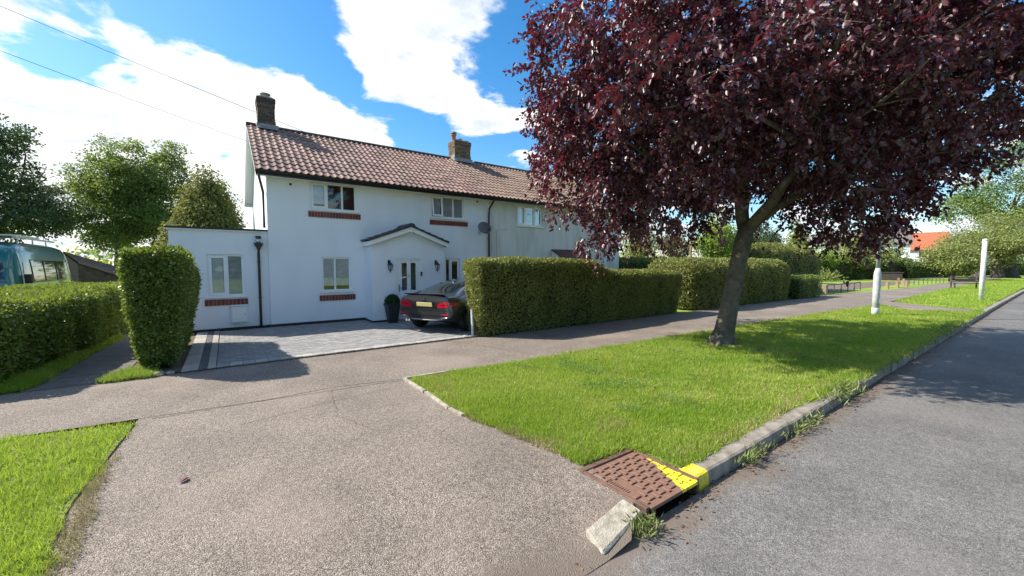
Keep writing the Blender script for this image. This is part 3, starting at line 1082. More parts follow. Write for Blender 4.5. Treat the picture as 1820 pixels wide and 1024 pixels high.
def bricks_box(mb, x0, x1, y0, y1, z0, z1, bh=0.075, bl=0.225):
    """the four faces of a brick stack laid in bond, bricks proud of the joints"""
    rows = int(round((z1 - z0) / bh))
    h = (z1 - z0) / rows
    for r in range(rows):
        za, zb = z0 + r * h + .006, z0 + (r + 1) * h - .006
        for (a0, a1, face) in ((x0, x1, 'y0'), (x0, x1, 'y1'), (y0, y1, 'x0'), (y0, y1, 'x1')):
            p = a0 - (bl / 2 if r % 2 else 0)
            while p < a1 - .01:
                q0, q1 = max(p, a0), min(p + bl, a1)
                p += bl
                if q1 - q0 < .03:
                    continue
                q0 += .005
                q1 -= .005
                e = random.uniform(-.002, .004)
                if face == 'y0':
                    mb.box(q0, q1, y0 - e, y0 + .05, za, zb)
                elif face == 'y1':
                    mb.box(q0, q1, y1 - .05, y1 + e, za, zb)
                elif face == 'x0':
                    mb.box(x0 - e - .001, x0 + .05, q0, q1, za, zb)
                else:
                    mb.box(x1 - .05, x1 + e + .001, q0, q1, za, zb)


def chimney(parent, x0, x1, y0, y1, z0, z1, mat, pots):
    mb = MB()
    bricks_box(mb, x0, x1, y0, y1, z0, z1 - .32)
    bricks_box(mb, x0 - .015, x1 + .015, y0 - .015, y1 + .015, z1 - .32, z1 - .16)
    bricks_box(mb, x0 - .03, x1 + .03, y0 - .03, y1 + .03, z1 - .16, z1)
    bricks = mb
    c = MB()
    c.box(x0 + .014, x1 - .014, y0 + .014, y1 - .014, z0, z1 - .31)
    c.box(x0 - .004, x1 + .004, y0 - .004, y1 + .004, z1 - .309, z1 - .01)
    ch = c.build('chimney', m_mortar, parent)
    bo = bricks.build('bricks', mat, ch)
    bo['kind'] = 'stuff'
    f = MB()
    f.prism([(x0 - .03, z1), (x1 + .03, z1), (x1 - .1, z1 + .05), (x0 + .1, z1 + .05)], y0 + .0, y1)
    f.build('flaunching', m_mortar, ch)
    for (px, py, r, h, kind) in pots:
        p = MB()
        p.lathe([(r, 0), (r * .86, h * .15), (r * .82, h * .82), (r * 1.05, h * .86), (r * 1.05, h), (r * .7, h), (r * .7, h * .8)], (px, py, z1 + .03), 14)
        p.build('pot', m_pot if kind != 'cap' else m_lead, ch, smooth=True)
        if kind == 'cowl':
            q = MB()
            q.lathe([(r * 1.15, 0), (r * 1.3, .03), (r * .7, .10), (r * .05, .13)], (px, py, z1 + .06 + h), 14)
            q.build('cowl', m_lead, ch, smooth=True)
    return ch


def roof_z(y):
    return EZ + 0.03 + (y - EY0) * (RZ - EZ) / (RY - EY0)


def flashing(parent_ch, x0, x1, y0, y1):
    z = roof_z(y0)
    m = (RZ - EZ) / (RY - EY0)
    f = MB()
    f.prism([(y0 - .13, roof_z(y0 - .13) + .085), (y0 - .008, z + .085), (y0 - .008, z + .20), (y0 - .02, z + .20), (y0 - .024, z + .11), (y0 - .13, roof_z(y0 - .13) + .10)], x0 - .05, x1 + .10, 'x')
    f.box(x1 + .008, x1 + .02, y0 - .01, RY, z + .02, z + .34)
    f.box(x0 - .02, x0 - .008, y0 - .01, RY, z + .02, z + .34)
    f.build('flashing', m_lead, parent_ch)


def gutter(mb, x0, x1, y, z, r=0.062):
    n = 9
    prof = [(y + r * math.cos(math.pi + math.pi * k / (n - 1)), z + r * math.sin(math.pi + math.pi * k / (n - 1))) for k in range(n)]
    inner = [(y + (r - .008) * math.cos(math.pi + math.pi * k / (n - 1)), z + (r - .008) * math.sin(math.pi + math.pi * k / (n - 1))) for k in range(n)]
    mb.prism(prof + inner[::-1], x0, x1, 'x')


TILE_A = tile_mesh('roof_tile', m_tile)
TILE_B = tile_mesh('roof_tile', m_tile2)


def house_a():
    h = empty('white_house', (0, 0, 0))
    tag(h, 'white rendered semi-detached house with red tiled roof, porch and flat-roofed side extension', 'house')
    holes = [(2.13, 3.50, 3.58, 4.42), (6.11, 7.46, 3.60, 4.40), (2.41, 3.28, 1.03, 2.11), (6.65, 7.28, 0.95, 2.10)]
    mb = MB()
    wall_panel(mb, XL, XP - .005, 0.0, EZ + .05, YF, holes)
    # gable, back
    mb.add([(XL, YF, 0), (XL, YB, 0), (XL, YB, EZ), (XL, RY, RZ - .12), (XL, YF, EZ)], [(0, 1, 2, 3, 4)])
    mb.quad((XL, YB, 0), (XP, YB, 0), (XP, YB, EZ), (XL, YB, EZ))
    mb.build('wall', m_render, h)
    # porch
    PX0, PX1, PY = 3.71, 6.20, 12.75
    wp = MB()
    wall_panel(wp, PX0, PX1, 0.0, 2.52, PY, [(4.47, 5.36, 0.04, 2.07)])
    AX = (PX0 + PX1) / 2
    wp.add([(PX0, PY, 2.52), (PX1, PY, 2.52), (AX, PY, 3.02)], [(0, 1, 2)])
    wp.quad((PX0, PY, 0), (PX0, YF, 0), (PX0, YF, 2.52), (PX0, PY, 2.52))
    wp.quad((PX1, PY, 0), (PX1, YF, 0), (PX1, YF, 2.52), (PX1, PY, 2.52))
    porch = wp.build('porch', m_render, h)
    # porch roof: courses of dark tiles on two slopes
    ex, az, ez = 1.36, 3.10, 2.60
    rt = MB()
    for s in (-1, 1):
        nc, nr = 6, 6
        for i in range(nr):
            for j in range(nc):
                t0, t1 = i / nr, (i + 1) / nr + .04
                xa, xb = AX + s * ex * (1 - t0), AX + s * ex * (1 - min(t1, 1))
                za, zb = ez + (az - ez) * t0 + .085, ez + (az - ez) * min(t1, 1) + .055
                y0 = 12.56 + (YF - 12.56) * j / nc + .004
                y1 = 12.56 + (YF - 12.56) * (j + 1) / nc - .004
                vs = [(xa, y0, za), (xb, y0, zb), (xb, y1, zb), (xa, y1, za), (xa, y0, za - .035), (xb, y0, zb - .035), (xb, y1, zb - .035), (xa, y1, za - .035)]
                rt.add(vs, [(0, 1, 2, 3), (4, 7, 6, 5), (0, 4, 5, 1), (3, 2, 6, 7), (0, 3, 7, 4), (1, 5, 6, 2)])
    rt.build('porch_tiles', m_slate, porch)['kind'] = 'stuff'
    for j in range(3):
        rg = MB()
        y0 = 12.54 + (YF - 12.54) * j / 3
        n = 9
        pr = [(AX + .13 * math.cos(math.pi * k / (n - 1)), az + .02 + .11 * math.sin(math.pi * k / (n - 1))) for k in range(n)]
        rg.prism(pr, y0, y0 + (YF - 12.54) / 3 - .008)
        rg.build('ridge_tile', m_slate, porch)
    vg = MB()
    for s in (-1, 1):
        vg.prism([(AX + s * (ex - .005), ez + .008), (AX + s * (ex - .005), ez + .060), (AX, az + .060), (AX, az + .008)], 12.565, 12.625)
    vg.build('verge', m_slate, porch)['kind'] = 'stuff'
    bb = MB()
    for s in (-1, 1):
        bb.prism([(AX + s * (ex - .02), ez - .13), (AX + s * (ex - .02), ez + .005), (AX, az + .005), (AX, az - .14)], 12.60, 12.63)
    bb.box(AX - .02, AX + .02, 12.592, 12.599, az - .24, az - .06)
    bb.prism([(AX - ex + .03, ez - .13), (AX - ex + .03, ez), (AX - ex + .06, ez + .01), (AX - ex + .06, ez - .13)], 12.631, YF)
    bb.prism([(AX + ex - .03, ez - .13), (AX + ex - .03, ez), (AX + ex - .06, ez + .01), (AX + ex - .06, ez - .13)], 12.631, YF)
    bb.prism([(AX - ex + .06, ez - .125), (AX - ex + .06, ez - .115), (PX0 + .01, ez - .115), (PX0 + .01, ez - .125)], 12.631, YF - .003)
    bb.prism([(AX + ex - .06, ez - .125), (AX + ex - .06, ez - .115), (PX1 - .01, ez - .115), (PX1 - .01, ez - .125)], 12.631, YF - .003)
    bb.build('bargeboard', m_white, porch)
    # front door
    dm = MB()
    dx0, dx1 = 4.47, 5.36
    dm.box(dx0, dx1, PY + .03, PY + .09, 2.00, 2.07)
    dm.box(dx0, dx0 + .06, PY + .03, PY + .09, .04, 2.00)
    dm.box(dx1 - .06, dx1, PY + .03, PY + .09, .04, 2.00)
    leafs = [(dx0 + .06, 4.68), (4.86, 4.99), (5.17, dx1 - .06)]
    for a, b in leafs:
        dm.box(a, b, PY + .05, PY + .085, .06, 2.0)
    for a, b in ((4.68, 4.86), (4.99, 5.17)):
        dm.box(a, b, PY + .05, PY + .085, .06, 1.02)
        dm.box(a, b, PY + .05, PY + .085, 1.93, 2.0)
        dm.box(a + .02, b - .02, PY + .04, PY + .05, .22, .88)
    door = dm.build('front_door', m_white, h)
    MB().box(dx0, dx1, PY - .03, PY + .029, .0, .05).build('threshold', m_lead, door)
    for a, b in ((4.68, 4.86), (4.99, 5.17)):
        MB().box(a, b, PY + .062, PY + .07, 1.02, 1.93).build('pane', m_glass, door)
    hm = MB()
    hm.box(4.575, 4.612, PY + .038, PY + .0495, .98, 1.22)
    hm.box(4.575, 4.69, PY + .0, PY + .018, 1.10, 1.118)
    hm.box(4.585, 4.600, PY + .016, PY + .04, 1.10, 1.118)
    hm.build('handle', m_metal, door)
    MB().tube([(4.925, PY + .035, 1.58), (4.925, PY + .035, 1.46)], .018, 8).build('knocker', m_metal, door)
    # plinth
    PLN = []
    PLN.append((XL - .006, PX0, YF - .012, YF + .02, -.02, .11))
    PLN.append((PX1, XP - .01, YF - .012, YF + .02, -.02, .11))
    PLN.append((PX0 - .012, dx0, PY - .012, PY + .02, -.02, .09))
    PLN.append((dx1, PX1 + .012, PY - .012, PY + .02, -.02, .09))
    PLN.append((PX0 - .012, PX0 + .02, PY + .021, YF - .013, -.02, .09))
    for q_ in PLN:
        MB().box(*q_).build('plinth', m_black, h)
    # extension
    EX0, EYF, EH = -1.22, 13.68, 2.80
    em = MB()
    wall_panel(em, EX0, XL, 0, EH, EYF, [(-.45, .39, .99, 2.16)])
    em.quad((EX0, EYF, 0), (EX0, 18.5, 0), (EX0, 18.5, EH), (EX0, EYF, EH))
    em.quad((EX0, 18.5, 0), (XL, 18.5, 0), (XL, 18.5, EH), (EX0, 18.5, EH))
    ext = em.build('extension', m_render, h)
    fe = MB()
    fe.box(EX0 - .04, XL, EYF - .05, 18.54, EH, EH + .035)
    fe.build('fascia', m_white, ext)
    MB().box(EX0 - .06, XL, EYF - .07, 18.56, EH + .036, EH + .085).build('flat_roof', m_felt, ext)
    MB().box(EX0 - .01, XL - .007, EYF - .014, EYF + .02, -.02, .10).build('plinth', m_black, ext)
    window(h, -.45, .39, .99, 2.16, EYF, [0.0], sashes=(0,), glass=m_glass, blind=['roller', 'slats'], band=(-.53, .46, .74, .905))
    # house windows
    window(h, 2.13, 3.50, 3.58, 4.42, YF, [2.62, 3.07], sashes=(0,), blind=['half', None, None], band=(2.07, 3.62, 3.34, 3.505))
    window(h, 6.11, 7.46, 3.60, 4.40, YF, [6.58, 7.02], sashes=(0,), tilt=0, glass=m_glass_blue, blind=['net', 'net', 'net'], band=(6.05, 7.62, 3.335, 3.50))
    window(h, 2.41, 3.28, 1.03, 2.11, YF, [2.80], blind=['half', 'half'], band=(2.32, 3.40, .735, .91))
    window(h, 6.65, 7.28, .95, 2.10, YF, [6.86], sashes=(1,))
    # dark rooms behind the glass
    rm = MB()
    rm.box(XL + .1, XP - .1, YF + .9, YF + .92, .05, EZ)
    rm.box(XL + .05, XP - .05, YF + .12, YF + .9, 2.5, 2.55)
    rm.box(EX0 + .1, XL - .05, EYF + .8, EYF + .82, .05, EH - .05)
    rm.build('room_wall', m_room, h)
    # roof
    under = MB()
    x0, x1 = .72, XP
    under.add([(x0, EY0, EZ), (x1, EY0, EZ), (x1, RY, RZ), (x0, RY, RZ), (x0, 2 * RY - EY0, EZ), (x1, 2 * RY - EY0, EZ)], [(0, 1, 2, 3), (3, 2, 5, 4)])
    roof = under.build('roof', m_under, h)
    roof_side(roof, x0, x1, EY0 - .02, EZ + .004, RY, RZ + .004, TILE_A, seed=4)
    n = 26
    for k in range(n):
        xa = x0 - .01 + (x1 - x0 + .01) * k / n
        xb = x0 - .01 + (x1 - x0 + .01) * (k + 1) / n - .006
        if xa > 1.0 and xb < 1.62:
            continue
        pr = [(RY + .14 * math.cos(math.pi * q / 8), RZ - .02 + .12 * math.sin(math.pi * q / 8)) for q in range(9)]
        rdg = MB()
        rdg.prism(pr, xa, xb, 'x')
        rdg.build('ridge_tile', m_ridge, roof)
    # verge boards and soffit on the gable, white soffit along the eave
    vb = MB()
    for (ya, yb) in ((EY0, RY), (2 * RY - EY0, RY)):
        vb.add([(x0 + .01, ya, EZ - .14), (x0 + .01, yb, RZ - .14), (x0 + .01, yb, RZ + .0), (x0 + .01, ya, EZ + .0),
                (x0 + .035, ya, EZ - .14), (x0 + .035, yb, RZ - .14), (x0 + .035, yb, RZ + .0), (x0 + .035, ya, EZ + .0)],
               [(0, 1, 2, 3), (7, 6, 5, 4), (0, 4, 5, 1), (3, 2, 6, 7)])
        vb.add([(x0 + .036, ya, EZ - .13), (x0 + .036, yb, RZ - .13), (XL, yb, RZ - .13), (XL, ya, EZ - .13)], [(0, 1, 2, 3)])
    vb.build('verge_board', m_white, roof)
    so = MB()
    so.box(x0 + .04, x1, EY0 + .03, YF - .002, EZ - .10, EZ - .085)
    so.build('soffit', m_white, roof)
    so = MB()
    so.box(x0 + .04, x1, 2 * RY - YF, 2 * RY - EY0 - .02, EZ - .10, EZ - .085)
    so.build('soffit', m_white, roof)
    fb = MB()
    fb.box(x0 + .03, x1, EY0 + .005, EY0 + .029, EZ - .12, EZ + .03)
    gutter(fb, x0, x1 + .02, EY0 - .055, EZ + .0)
    fb.build('gutter', m_black, roof)
    fb = MB()
    gutter(fb, x0, x1, 2 * RY - EY0 + .055, EZ)
    fb.build('gutter', m_black, roof)
    ch = chimney(h, 1.06, 1.58, 16.78, 17.42, 6.4, 7.76, m_brick2, [(1.32, 17.0, .16, .16, 'cap')])
    flashing(ch, 1.06, 1.58, 16.78, 17.42)
    # rain pipes
    dp = MB()
    dp.tube([(.80, EY0 - .055, EZ - .06), (.80, EY0 - .05, EZ - .16), (.93, YF + .18, EZ - .52), (.93, YF + .18, 2.95)], .035, 10)
    dp.build('downpipe', m_brownpipe, h, smooth=True)
    hp = MB()
    hp.lathe([(.045, -.16), (.05, -.12), (.12, 0), (.125, .03), (.10, .03), (.09, .01)], (.755, EYF - .15, 2.46), 16)
    hp.tube([(.755, EYF - .15, 2.32), (.755, EYF - .06, 2.2), (.755, EYF - .05, .0)], .034, 10)
    for z in (1.95, .92):
        hp.tube([(.755, EYF - .05, z - .02), (.755, EYF - .05, z + .02)], .044, 10)
    hpo = hp.build('downpipe', m_brownpipe, h, smooth=True)
    oc = MB()
    oc.tube([(.755, EYF - .15, 2.46), (.755, EYF - .15, 2.63)], .055, 14)
    oc.tube([(.755, EYF - .0, 2.60), (.755, EYF - .15, 2.60)], .035, 10)
    oc.build('outlet', m_metal, hpo, smooth=True)
    MB().tube([(.755, EYF - .15, 2.632), (.755, EYF - .15, 2.69)], .075, 14).build('cap', m_black, hpo)
    dq = MB()
    dq.tube([(8.56, EY0 - .055, EZ - .06), (8.56, EY0 - .04, EZ - .14), (8.56, YF - .08, EZ - .42), (8.56, YF - .055, EZ - .6), (8.56, YF - .055, .0)], .036, 10)
    dq.build('downpipe', m_black, h, smooth=True)
    for vx in (1.62, 8.05):
        MB().tube([(vx, YF - .012, 4.26 if vx < 3 else 4.33), (vx, YF + .02, 4.26 if vx < 3 else 4.33)], .038, 14).build('vent', m_black, h)
    # neat strip over the junction of extension and house
    MB().box(.82, .99, EYF - .012, EYF - .001, 2.10, 2.22).build('vent_cover', m_white, h)
    return h


def house_b():
    h = empty('neighbouring_house', (0, 0, 0))
    tag(h, 'weathered grey-white half of the semi-detached pair, behind the plum tree', 'house')
    mb = MB()
    wall_panel(mb, XP + .005, XR, 0, EZ + .05, YF, [(9.98, 11.38, 3.52, 4.37), (9.6, 11.3, .95, 2.05)])
    mb.add([(XR, YF, 0), (XR, YB, 0), (XR, YB, EZ), (XR, RY, RZ - .12), (XR, YF, EZ)], [(0, 1, 2, 3, 4)])
    mb.quad((XP, YB, 0), (XR, YB, 0), (XR, YB, EZ), (XP, YB, EZ))
    mb.build('wall', m_render2, h)
    window(h, 9.98, 11.38, 3.52, 4.37, YF, [10.44, 10.92], sashes=(0, 2), glass=m_glass_blue, blind=['roller', 'net', 'roller'], transom=(1,))
    window(h, 9.6, 11.3, .95, 2.05, YF, [10.16, 10.73], glass=m_glass_blue)
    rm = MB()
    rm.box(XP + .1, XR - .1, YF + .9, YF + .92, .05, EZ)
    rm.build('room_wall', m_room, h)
    under = MB()
    x0, x1 = XP + .005, XR + .28
    under.add([(x0, EY0, EZ), (x1, EY0, EZ), (x1, RY, RZ), (x0, RY, RZ), (x0, 2 * RY - EY0, EZ), (x1, 2 * RY - EY0, EZ)], [(0, 1, 2, 3), (3, 2, 5, 4)])
    roof = under.build('roof', m_under, h)
    roof_side(roof, x0, x1, EY0 - .02, EZ + .004, RY, RZ + .004, TILE_B, seed=9)
    for k in range(24):
        xa = x0 + (x1 - x0) * k / 24
        xb = x0 + (x1 - x0) * (k + 1) / 24 - .006
        if xb > 8.7 and xa < 9.7:
            continue
        pr = [(RY + .14 * math.cos(math.pi * q / 8), RZ - .02 + .12 * math.sin(math.pi * q / 8)) for q in range(9)]
        rdg = MB()
        rdg.prism(pr, xa, xb, 'x')
        rdg.build('ridge_tile', m_ridge, roof)
    so = MB()
    so.box(x0, x1, EY0 + .03, YF - .002, EZ - .10, EZ - .085)
    so.build('soffit', m_white, roof)
    fb = MB()
    fb.box(x0, x1, EY0 + .005, EY0 + .029, EZ - .12, EZ + .03)
    gutter(fb, x0 + .02, x1, EY0 - .055, EZ + .0)
    fb.build('gutter', m_black, roof)
    ch = chimney(h, 8.76, 9.58, 16.78, 17.42, 6.4, 7.62, m_brick, [(8.94, 17.24, .12, .36, 'cowl'), (9.12, 16.98, .10, .12, 'cap'), (9.30, 17.2, .10, .14, 'pot'), (9.46, 16.98, .09, .08, 'pot')])
    flashing(ch, 8.76, 9.58, 16.78, 17.42)
    # lean-to canopy over the neighbour's door
    cm = MB()
    cm.add([(11.9, YF, 2.56), (13.7, YF, 2.56), (13.7, 12.62, 2.06), (11.9, 12.62, 2.06), (11.9, YF, 2.51), (13.7, YF, 2.51), (13.7, 12.62, 2.01), (11.9, 12.62, 2.01)],
           [(0, 3, 2, 1), (4, 5, 6, 7), (0, 4, 7, 3), (1, 2, 6, 5), (2, 3, 7, 6)])
    cn = cm.build('canopy', M('brown_canopy', (0.10, 0.035, 0.03), 0.6), h)
    MB().prism([(12.7, 2.02), (YF, 2.02), (YF, 2.49)], 11.93, 11.96, 'x').build('cheek', m_white, cn)
    wm = MB()
    wm.tube([(8.95, YF - .012, 1.9), (8.95, YF - .012, 3.25), (9.25, YF - .02, 3.30), (9.45, YF - .10, 3.34)], .008, 6)
    wm.build('bracket', m_galv, h)
    return h


HA = house_a()
HB = house_b()


# ------------------------------------------------------------------ fittings on the house
def lantern(x, y, z, label):
    r = empty('wall_lantern', (x, y, z))
    tag(r, label, 'lantern', 'wall lanterns on the porch')
    b = MB()
    b.box(-.035, .035, -.022, 0, .20, .36)
    b.tube([(0, -.02, .28), (0, -.07, .34), (0, -.13, .34), (0, -.15, .30)], .011, 8)
    b.build('bracket', m_black, r)
    t = MB()
    t.lathe([(.012, .30), (.035, .27), (.095, .215), (.10, .20), (.06, .20)], (0, -.15, 0), 6)
    t.build('lid', m_black, r)
    f = MB()
    for k in range(6):
        a = 2 * math.pi * k / 6
        f.tube([(.088 * math.cos(a), -.15 + .088 * math.sin(a), .20), (.052 * math.cos(a), -.15 + .052 * math.sin(a), .04)], .006, 5)
    f.lathe([(.055, .04), (.06, .03), (.03, .01), (.012, -.01), (.014, -.03), (.003, -.045)], (0, -.15, 0), 6)
    f.build('cage', m_black, r)
    g = MB()
    g.lathe([(.048, .045), (.082, .198)], (0, -.15, 0), 6)
    g.build('glass', glass_mat('lantern_glass', base=.22), r)
    return r


lantern(4.24, 12.75, 1.66, 'black coach lantern on the porch wall left of the door, above the planter')
lantern(5.87, 12.75, 1.66, 'black coach lantern on the porch wall right of the door, above the car')
db = MB()
db.box(-.03, .03, -.03, 0, -.07, .07)
o = db.build('doorbell', m_black, loc=(5.34, 12.742, 1.56), bevel=.006)
tag(o, 'small black doorbell on the frame right of the front door', 'doorbell')
DB = o
bt = MB()
bt.tube([(0, -.034, -.025), (0, -.030, -.025)], .017, 12)
bt.build('button', m_metal, DB)

mbx = empty('meter_box', (.24, 13.68, .23))
tag(mbx, 'white utility meter box low on the extension wall under its window', 'meter box')
b = MB()
b.box(-.19, .19, -.12, 0, 0, .48)
b.build('case', m_white, mbx, bevel=.01)
b = MB()
b.box(-.165, .165, -.135, -.121, .03, .42)
b.build('door', m_white, mbx, bevel=.004)
b = MB()
b.tube([(.13, -.145, .24), (.13, -.134, .24)], .012, 8)
b.build('lock', m_black, mbx)
b = MB()
b.prism([(-.16, .48), (-.001, .52), (-.001, .48)], -.20, .20, 'x')
b.build('lid', m_white, mbx)

dish = empty('satellite_dish', (8.16, 13.6, 3.28))
tag(dish, 'dark grey satellite dish on the white wall by the black downpipe', 'satellite dish')
b = MB()
n, rr = 22, 7
vs = [(0, 0, 0)]
fsd = []
for i in range(1, rr):
    q = i / (rr - 1)
    for k in range(n):
        a = 2 * math.pi * k / n
        vs.append((.335 * q * math.cos(a), -.07 * q * q, .235 * q * math.sin(a)))
for k in range(n):
    fsd.append((0, 1 + k, 1 + (k + 1) % n))
for i in range(rr - 2):
    for k in range(n):
        a0 = 1 + i * n + k
        a1 = 1 + i * n + (k + 1) % n
        fsd.append((a0, a1, a1 + n, a0 + n))
b.add(vs, fsd)
do = b.build('reflector', m_dish, dish, smooth=True, loc=(0, -.30, 0))
do.rotation_euler = (math.radians(-12), 0, math.radians(8))
sm = do.modifiers.new('solid', 'SOLIDIFY')
sm.thickness = .008
b = MB()
b.tube([(0, -.31, -.16), (.02, -.50, -.20), (.03, -.62, -.10)], .011, 8)
b.build('arm', m_black, dish)
b = MB()
b.tube([(.03, -.56, -.09), (.03, -.68, -.07)], [.03, .04], 10)
b.build('receiver', m_black, dish)
b = MB()
b.tube([(0, 0, -.14), (0, -.16, -.14), (0, -.27, -.02)], .016, 8)
b.box(-.06, .06, -.02, -.001, -.24, -.04)
b.build('bracket', m_galv, dish)

# planter and box ball
pt = empty('planter', (4.22, 12.42, 0.02))
tag(pt, 'tall tapered charcoal planter beside the front door', 'planter')
b = MB()
a0, a1, hh = .125, .20, .60
b.add([(-a0, -a0, 0), (a0, -a0, 0), (a0, a0, 0), (-a0, a0, 0), (-a1, -a1, hh), (a1, -a1, hh), (a1, a1, hh), (-a1, a1, hh)],
      [(0, 3, 2, 1), (0, 1, 5, 4), (1, 2, 6, 5), (2, 3, 7, 6), (3, 0, 4, 7)])
b.build('body', m_planter, pt)
b = MB()
for (x0, x1, y0, y1) in ((-a1 - .012, a1 + .012, -a1 - .012, -a1 + .02), (-a1 - .012, a1 + .012, a1 - .02, a1 + .012), (-a1 - .012, -a1 + .02, -a1 + .02, a1 - .02), (a1 - .02, a1 + .012, -a1 + .02, a1 - .02)):
    b.box(x0, x1, y0, y1, hh - .04, hh + .012)
b.build('rim', m_planter, pt)
MB().box(-.175, .175, -.175, .175, hh - .05, hh - .03).build('soil', m_soil, pt)
bb_ = empty('box_ball', (4.22, 12.42, .70))
tag(bb_, 'clipped green box ball growing in the charcoal planter', 'plant')
n = 5200
D = norm(RNG.normal(size=(n, 3)))
P = D * (.205 + RNG.normal(size=(n, 1)) * .012)
V, F = leaves(P, D * .6 + RNG.normal(size=(n, 3)) * .6, D + RNG.normal(size=(n, 3)) * .7, np.full(n, .034), np.full(n, .011), .2)
o = link(bpy.data.objects.new('crown', np_mesh('crown', V, F, m_box)), bb_)
o['kind'] = 'stuff'
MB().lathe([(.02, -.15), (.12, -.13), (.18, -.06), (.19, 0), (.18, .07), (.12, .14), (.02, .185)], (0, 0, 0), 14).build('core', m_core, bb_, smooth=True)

# ------------------------------------------------------------------ driveway
DR = empty('driveway', (0, 0, 0))
tag(DR, 'grey block-paved driveway with a pale block border', 'driveway', kind='structure')
MB().quad((-.72, 8.86, .008), (8.5, 8.86, .008), (8.5, 13.7, .008), (-.72, 13.7, .008)).build('sand_bed', m_joint, DR)
bm_ = MB()
bm_.box(-.098, .098, -.098, .098, 0, .026)
pav_sq = bm_.mesh('border_block', m_block_pale, bevel=.006)
bm_ = MB()
bm_.box(-.118, .118, -.098, .098, 0, .026)
pav_w = bm_.mesh('border_block', m_block_pale, bevel=.006)
bm_ = MB()
bm_.box(-.06, .06, -.098, .098, 0, .026)
pav_n = bm_.mesh('border_block', m_block_pale, bevel=.006)
pav_d = pav_n.copy()
pav_d.materials.clear()
pav_d.materials.append(m_block_dark)


def put(me, name, x, y, z, parent, rz=0):
    o = bpy.data.objects.new(name, me)
    o.location = (x, y, z + random.uniform(-.002, .003))
    o.rotation_euler = (random.uniform(-.006, .006), random.uniform(-.006, .006), rz + random.uniform(-.01, .01))
    link(o, parent)
    return o


x = -.12
while x < 5.25:
    put(pav_sq, 'border_block', x, 8.965, .009, DR)
    x += .202
for k in range(24):
    y = 8.965 + k * .202
    put(pav_w, 'border_block', -.595, y, .009, DR)
    put(pav_d, 'border_block', -.412, y, .009, DR)
    put(pav_n, 'border_block', -.288, y, .009, DR)
fld = MB()
y = 9.075
r = 0
while y < 13.55:
    x = -.215 - (.1 if r % 2 else 0)
    while x < 8.4:
        x0 = max(x, -.215)
        if x + .2 - x0 > .03:
            zt = .030 + random.uniform(0, .006)
            e = .003
            fld.add([(x0 + e, y + e, .01), (x + .2 - e, y + e, .01), (x + .2 - e, y + .1 - e, .01), (x0 + e, y + .1 - e, .01),
                     (x0 + e, y + e, zt), (x + .2 - e, y + e, zt), (x + .2 - e, y + .1 - e, zt), (x0 + e, y + .1 - e, zt)],
                    [(4, 5, 6, 7), (0, 1, 5, 4), (1, 2, 6, 5), (2, 3, 7, 6), (3, 0, 4, 7)])
        x += .2
    y += .1
    r += 1
fo = fld.build('field_blocks', m_block, DR)
fo['kind'] = 'stuff'

# ------------------------------------------------------------------ kerbs, edging, gully
KB = empty('kerb', (0, 0, 0))
tag(KB, 'concrete kerb between the verge and the road', 'kerb', kind='structure')


def kerb_mesh(L):
    mb = MB()
    mb.prism([(1.80, -.25), (1.99, -.25), (1.99, .012), (1.845, .012), (1.822, .0), (1.812, -.03)], 0, L, 'x')
    return mb.mesh('kerb_stone', m_conc)


km = kerb_mesh(.905)
x = 3.50
k = 0
while x < 90:
    o = bpy.data.objects.new('kerb_stone', km)
    o.location = (x, random.uniform(-.008, .008) + (-.2 * max(0, (x - 30) / 60)), random.uniform(-.006, .006))
    o.rotation_euler = (0, random.uniform(-.004, .004), random.uniform(-.006, .006))
    link(o, KB)
    x += .914
for i in range(12):
    o = bpy.data.objects.new('kerb_stone', km)
    o.location = (-1.9 - .914 * i, 0, random.uniform(-.005, .005))
    link(o, KB)
# yellow painted end of the first stone
mb = MB()
mb.prism([(1.80, -.25), (1.99, -.25), (1.99, .012), (1.845, .012), (1.822, .0), (1.812, -.03)], 3.315, 3.495, 'x')
o = mb.build('kerb_stone', m_yellow, KB)
o['label'] = 'short kerb stone daubed with yellow paint'
mb = MB()
mb.add([(2.0, 1.73, -.20), (2.54, 1.80, -.20), (2.54, 2.02, -.20), (2.05, 1.97, -.20), (2.00, 1.74, -.070), (2.53, 1.81, -.003), (2.53, 2.0, .006), (2.06, 1.955, -.046)],
       [(0, 3, 2, 1), (4, 5, 6, 7), (0, 1, 5, 4), (1, 2, 6, 5), (2, 3, 7, 6), (3, 0, 4, 7)])
o = mb.build('kerb_stone', m_conc_pale, KB, bevel=.014)
o['label'] = 'pale tilted dropper kerb stone'

ED = empty('edging', (0, 0, 0))
tag(ED, 'thin pale concrete edging along the corner of the verge', 'edging', kind='structure')
for (a, b) in (((2.30, 6.24), (2.30, 5.42)), ((2.31, 5.40), (2.29, 4.62)), ((2.29, 4.60), (2.33, 4.30)), ((2.32, 6.27), (3.25, 6.235))):
    d = Vector((b[0] - a[0], b[1] - a[1], 0))
    L = d.length
    mb = MB()
    mb.box(0, L, -.028, .028, -.05, .028)
    o = mb.build('edging_stone', m_conc_pale, ED, bevel=.006, loc=(a[0], a[1], random.uniform(-.006, .004)))
    o.rotation_euler = (0, random.uniform(-.01, .01), math.atan2(d.y, d.x))

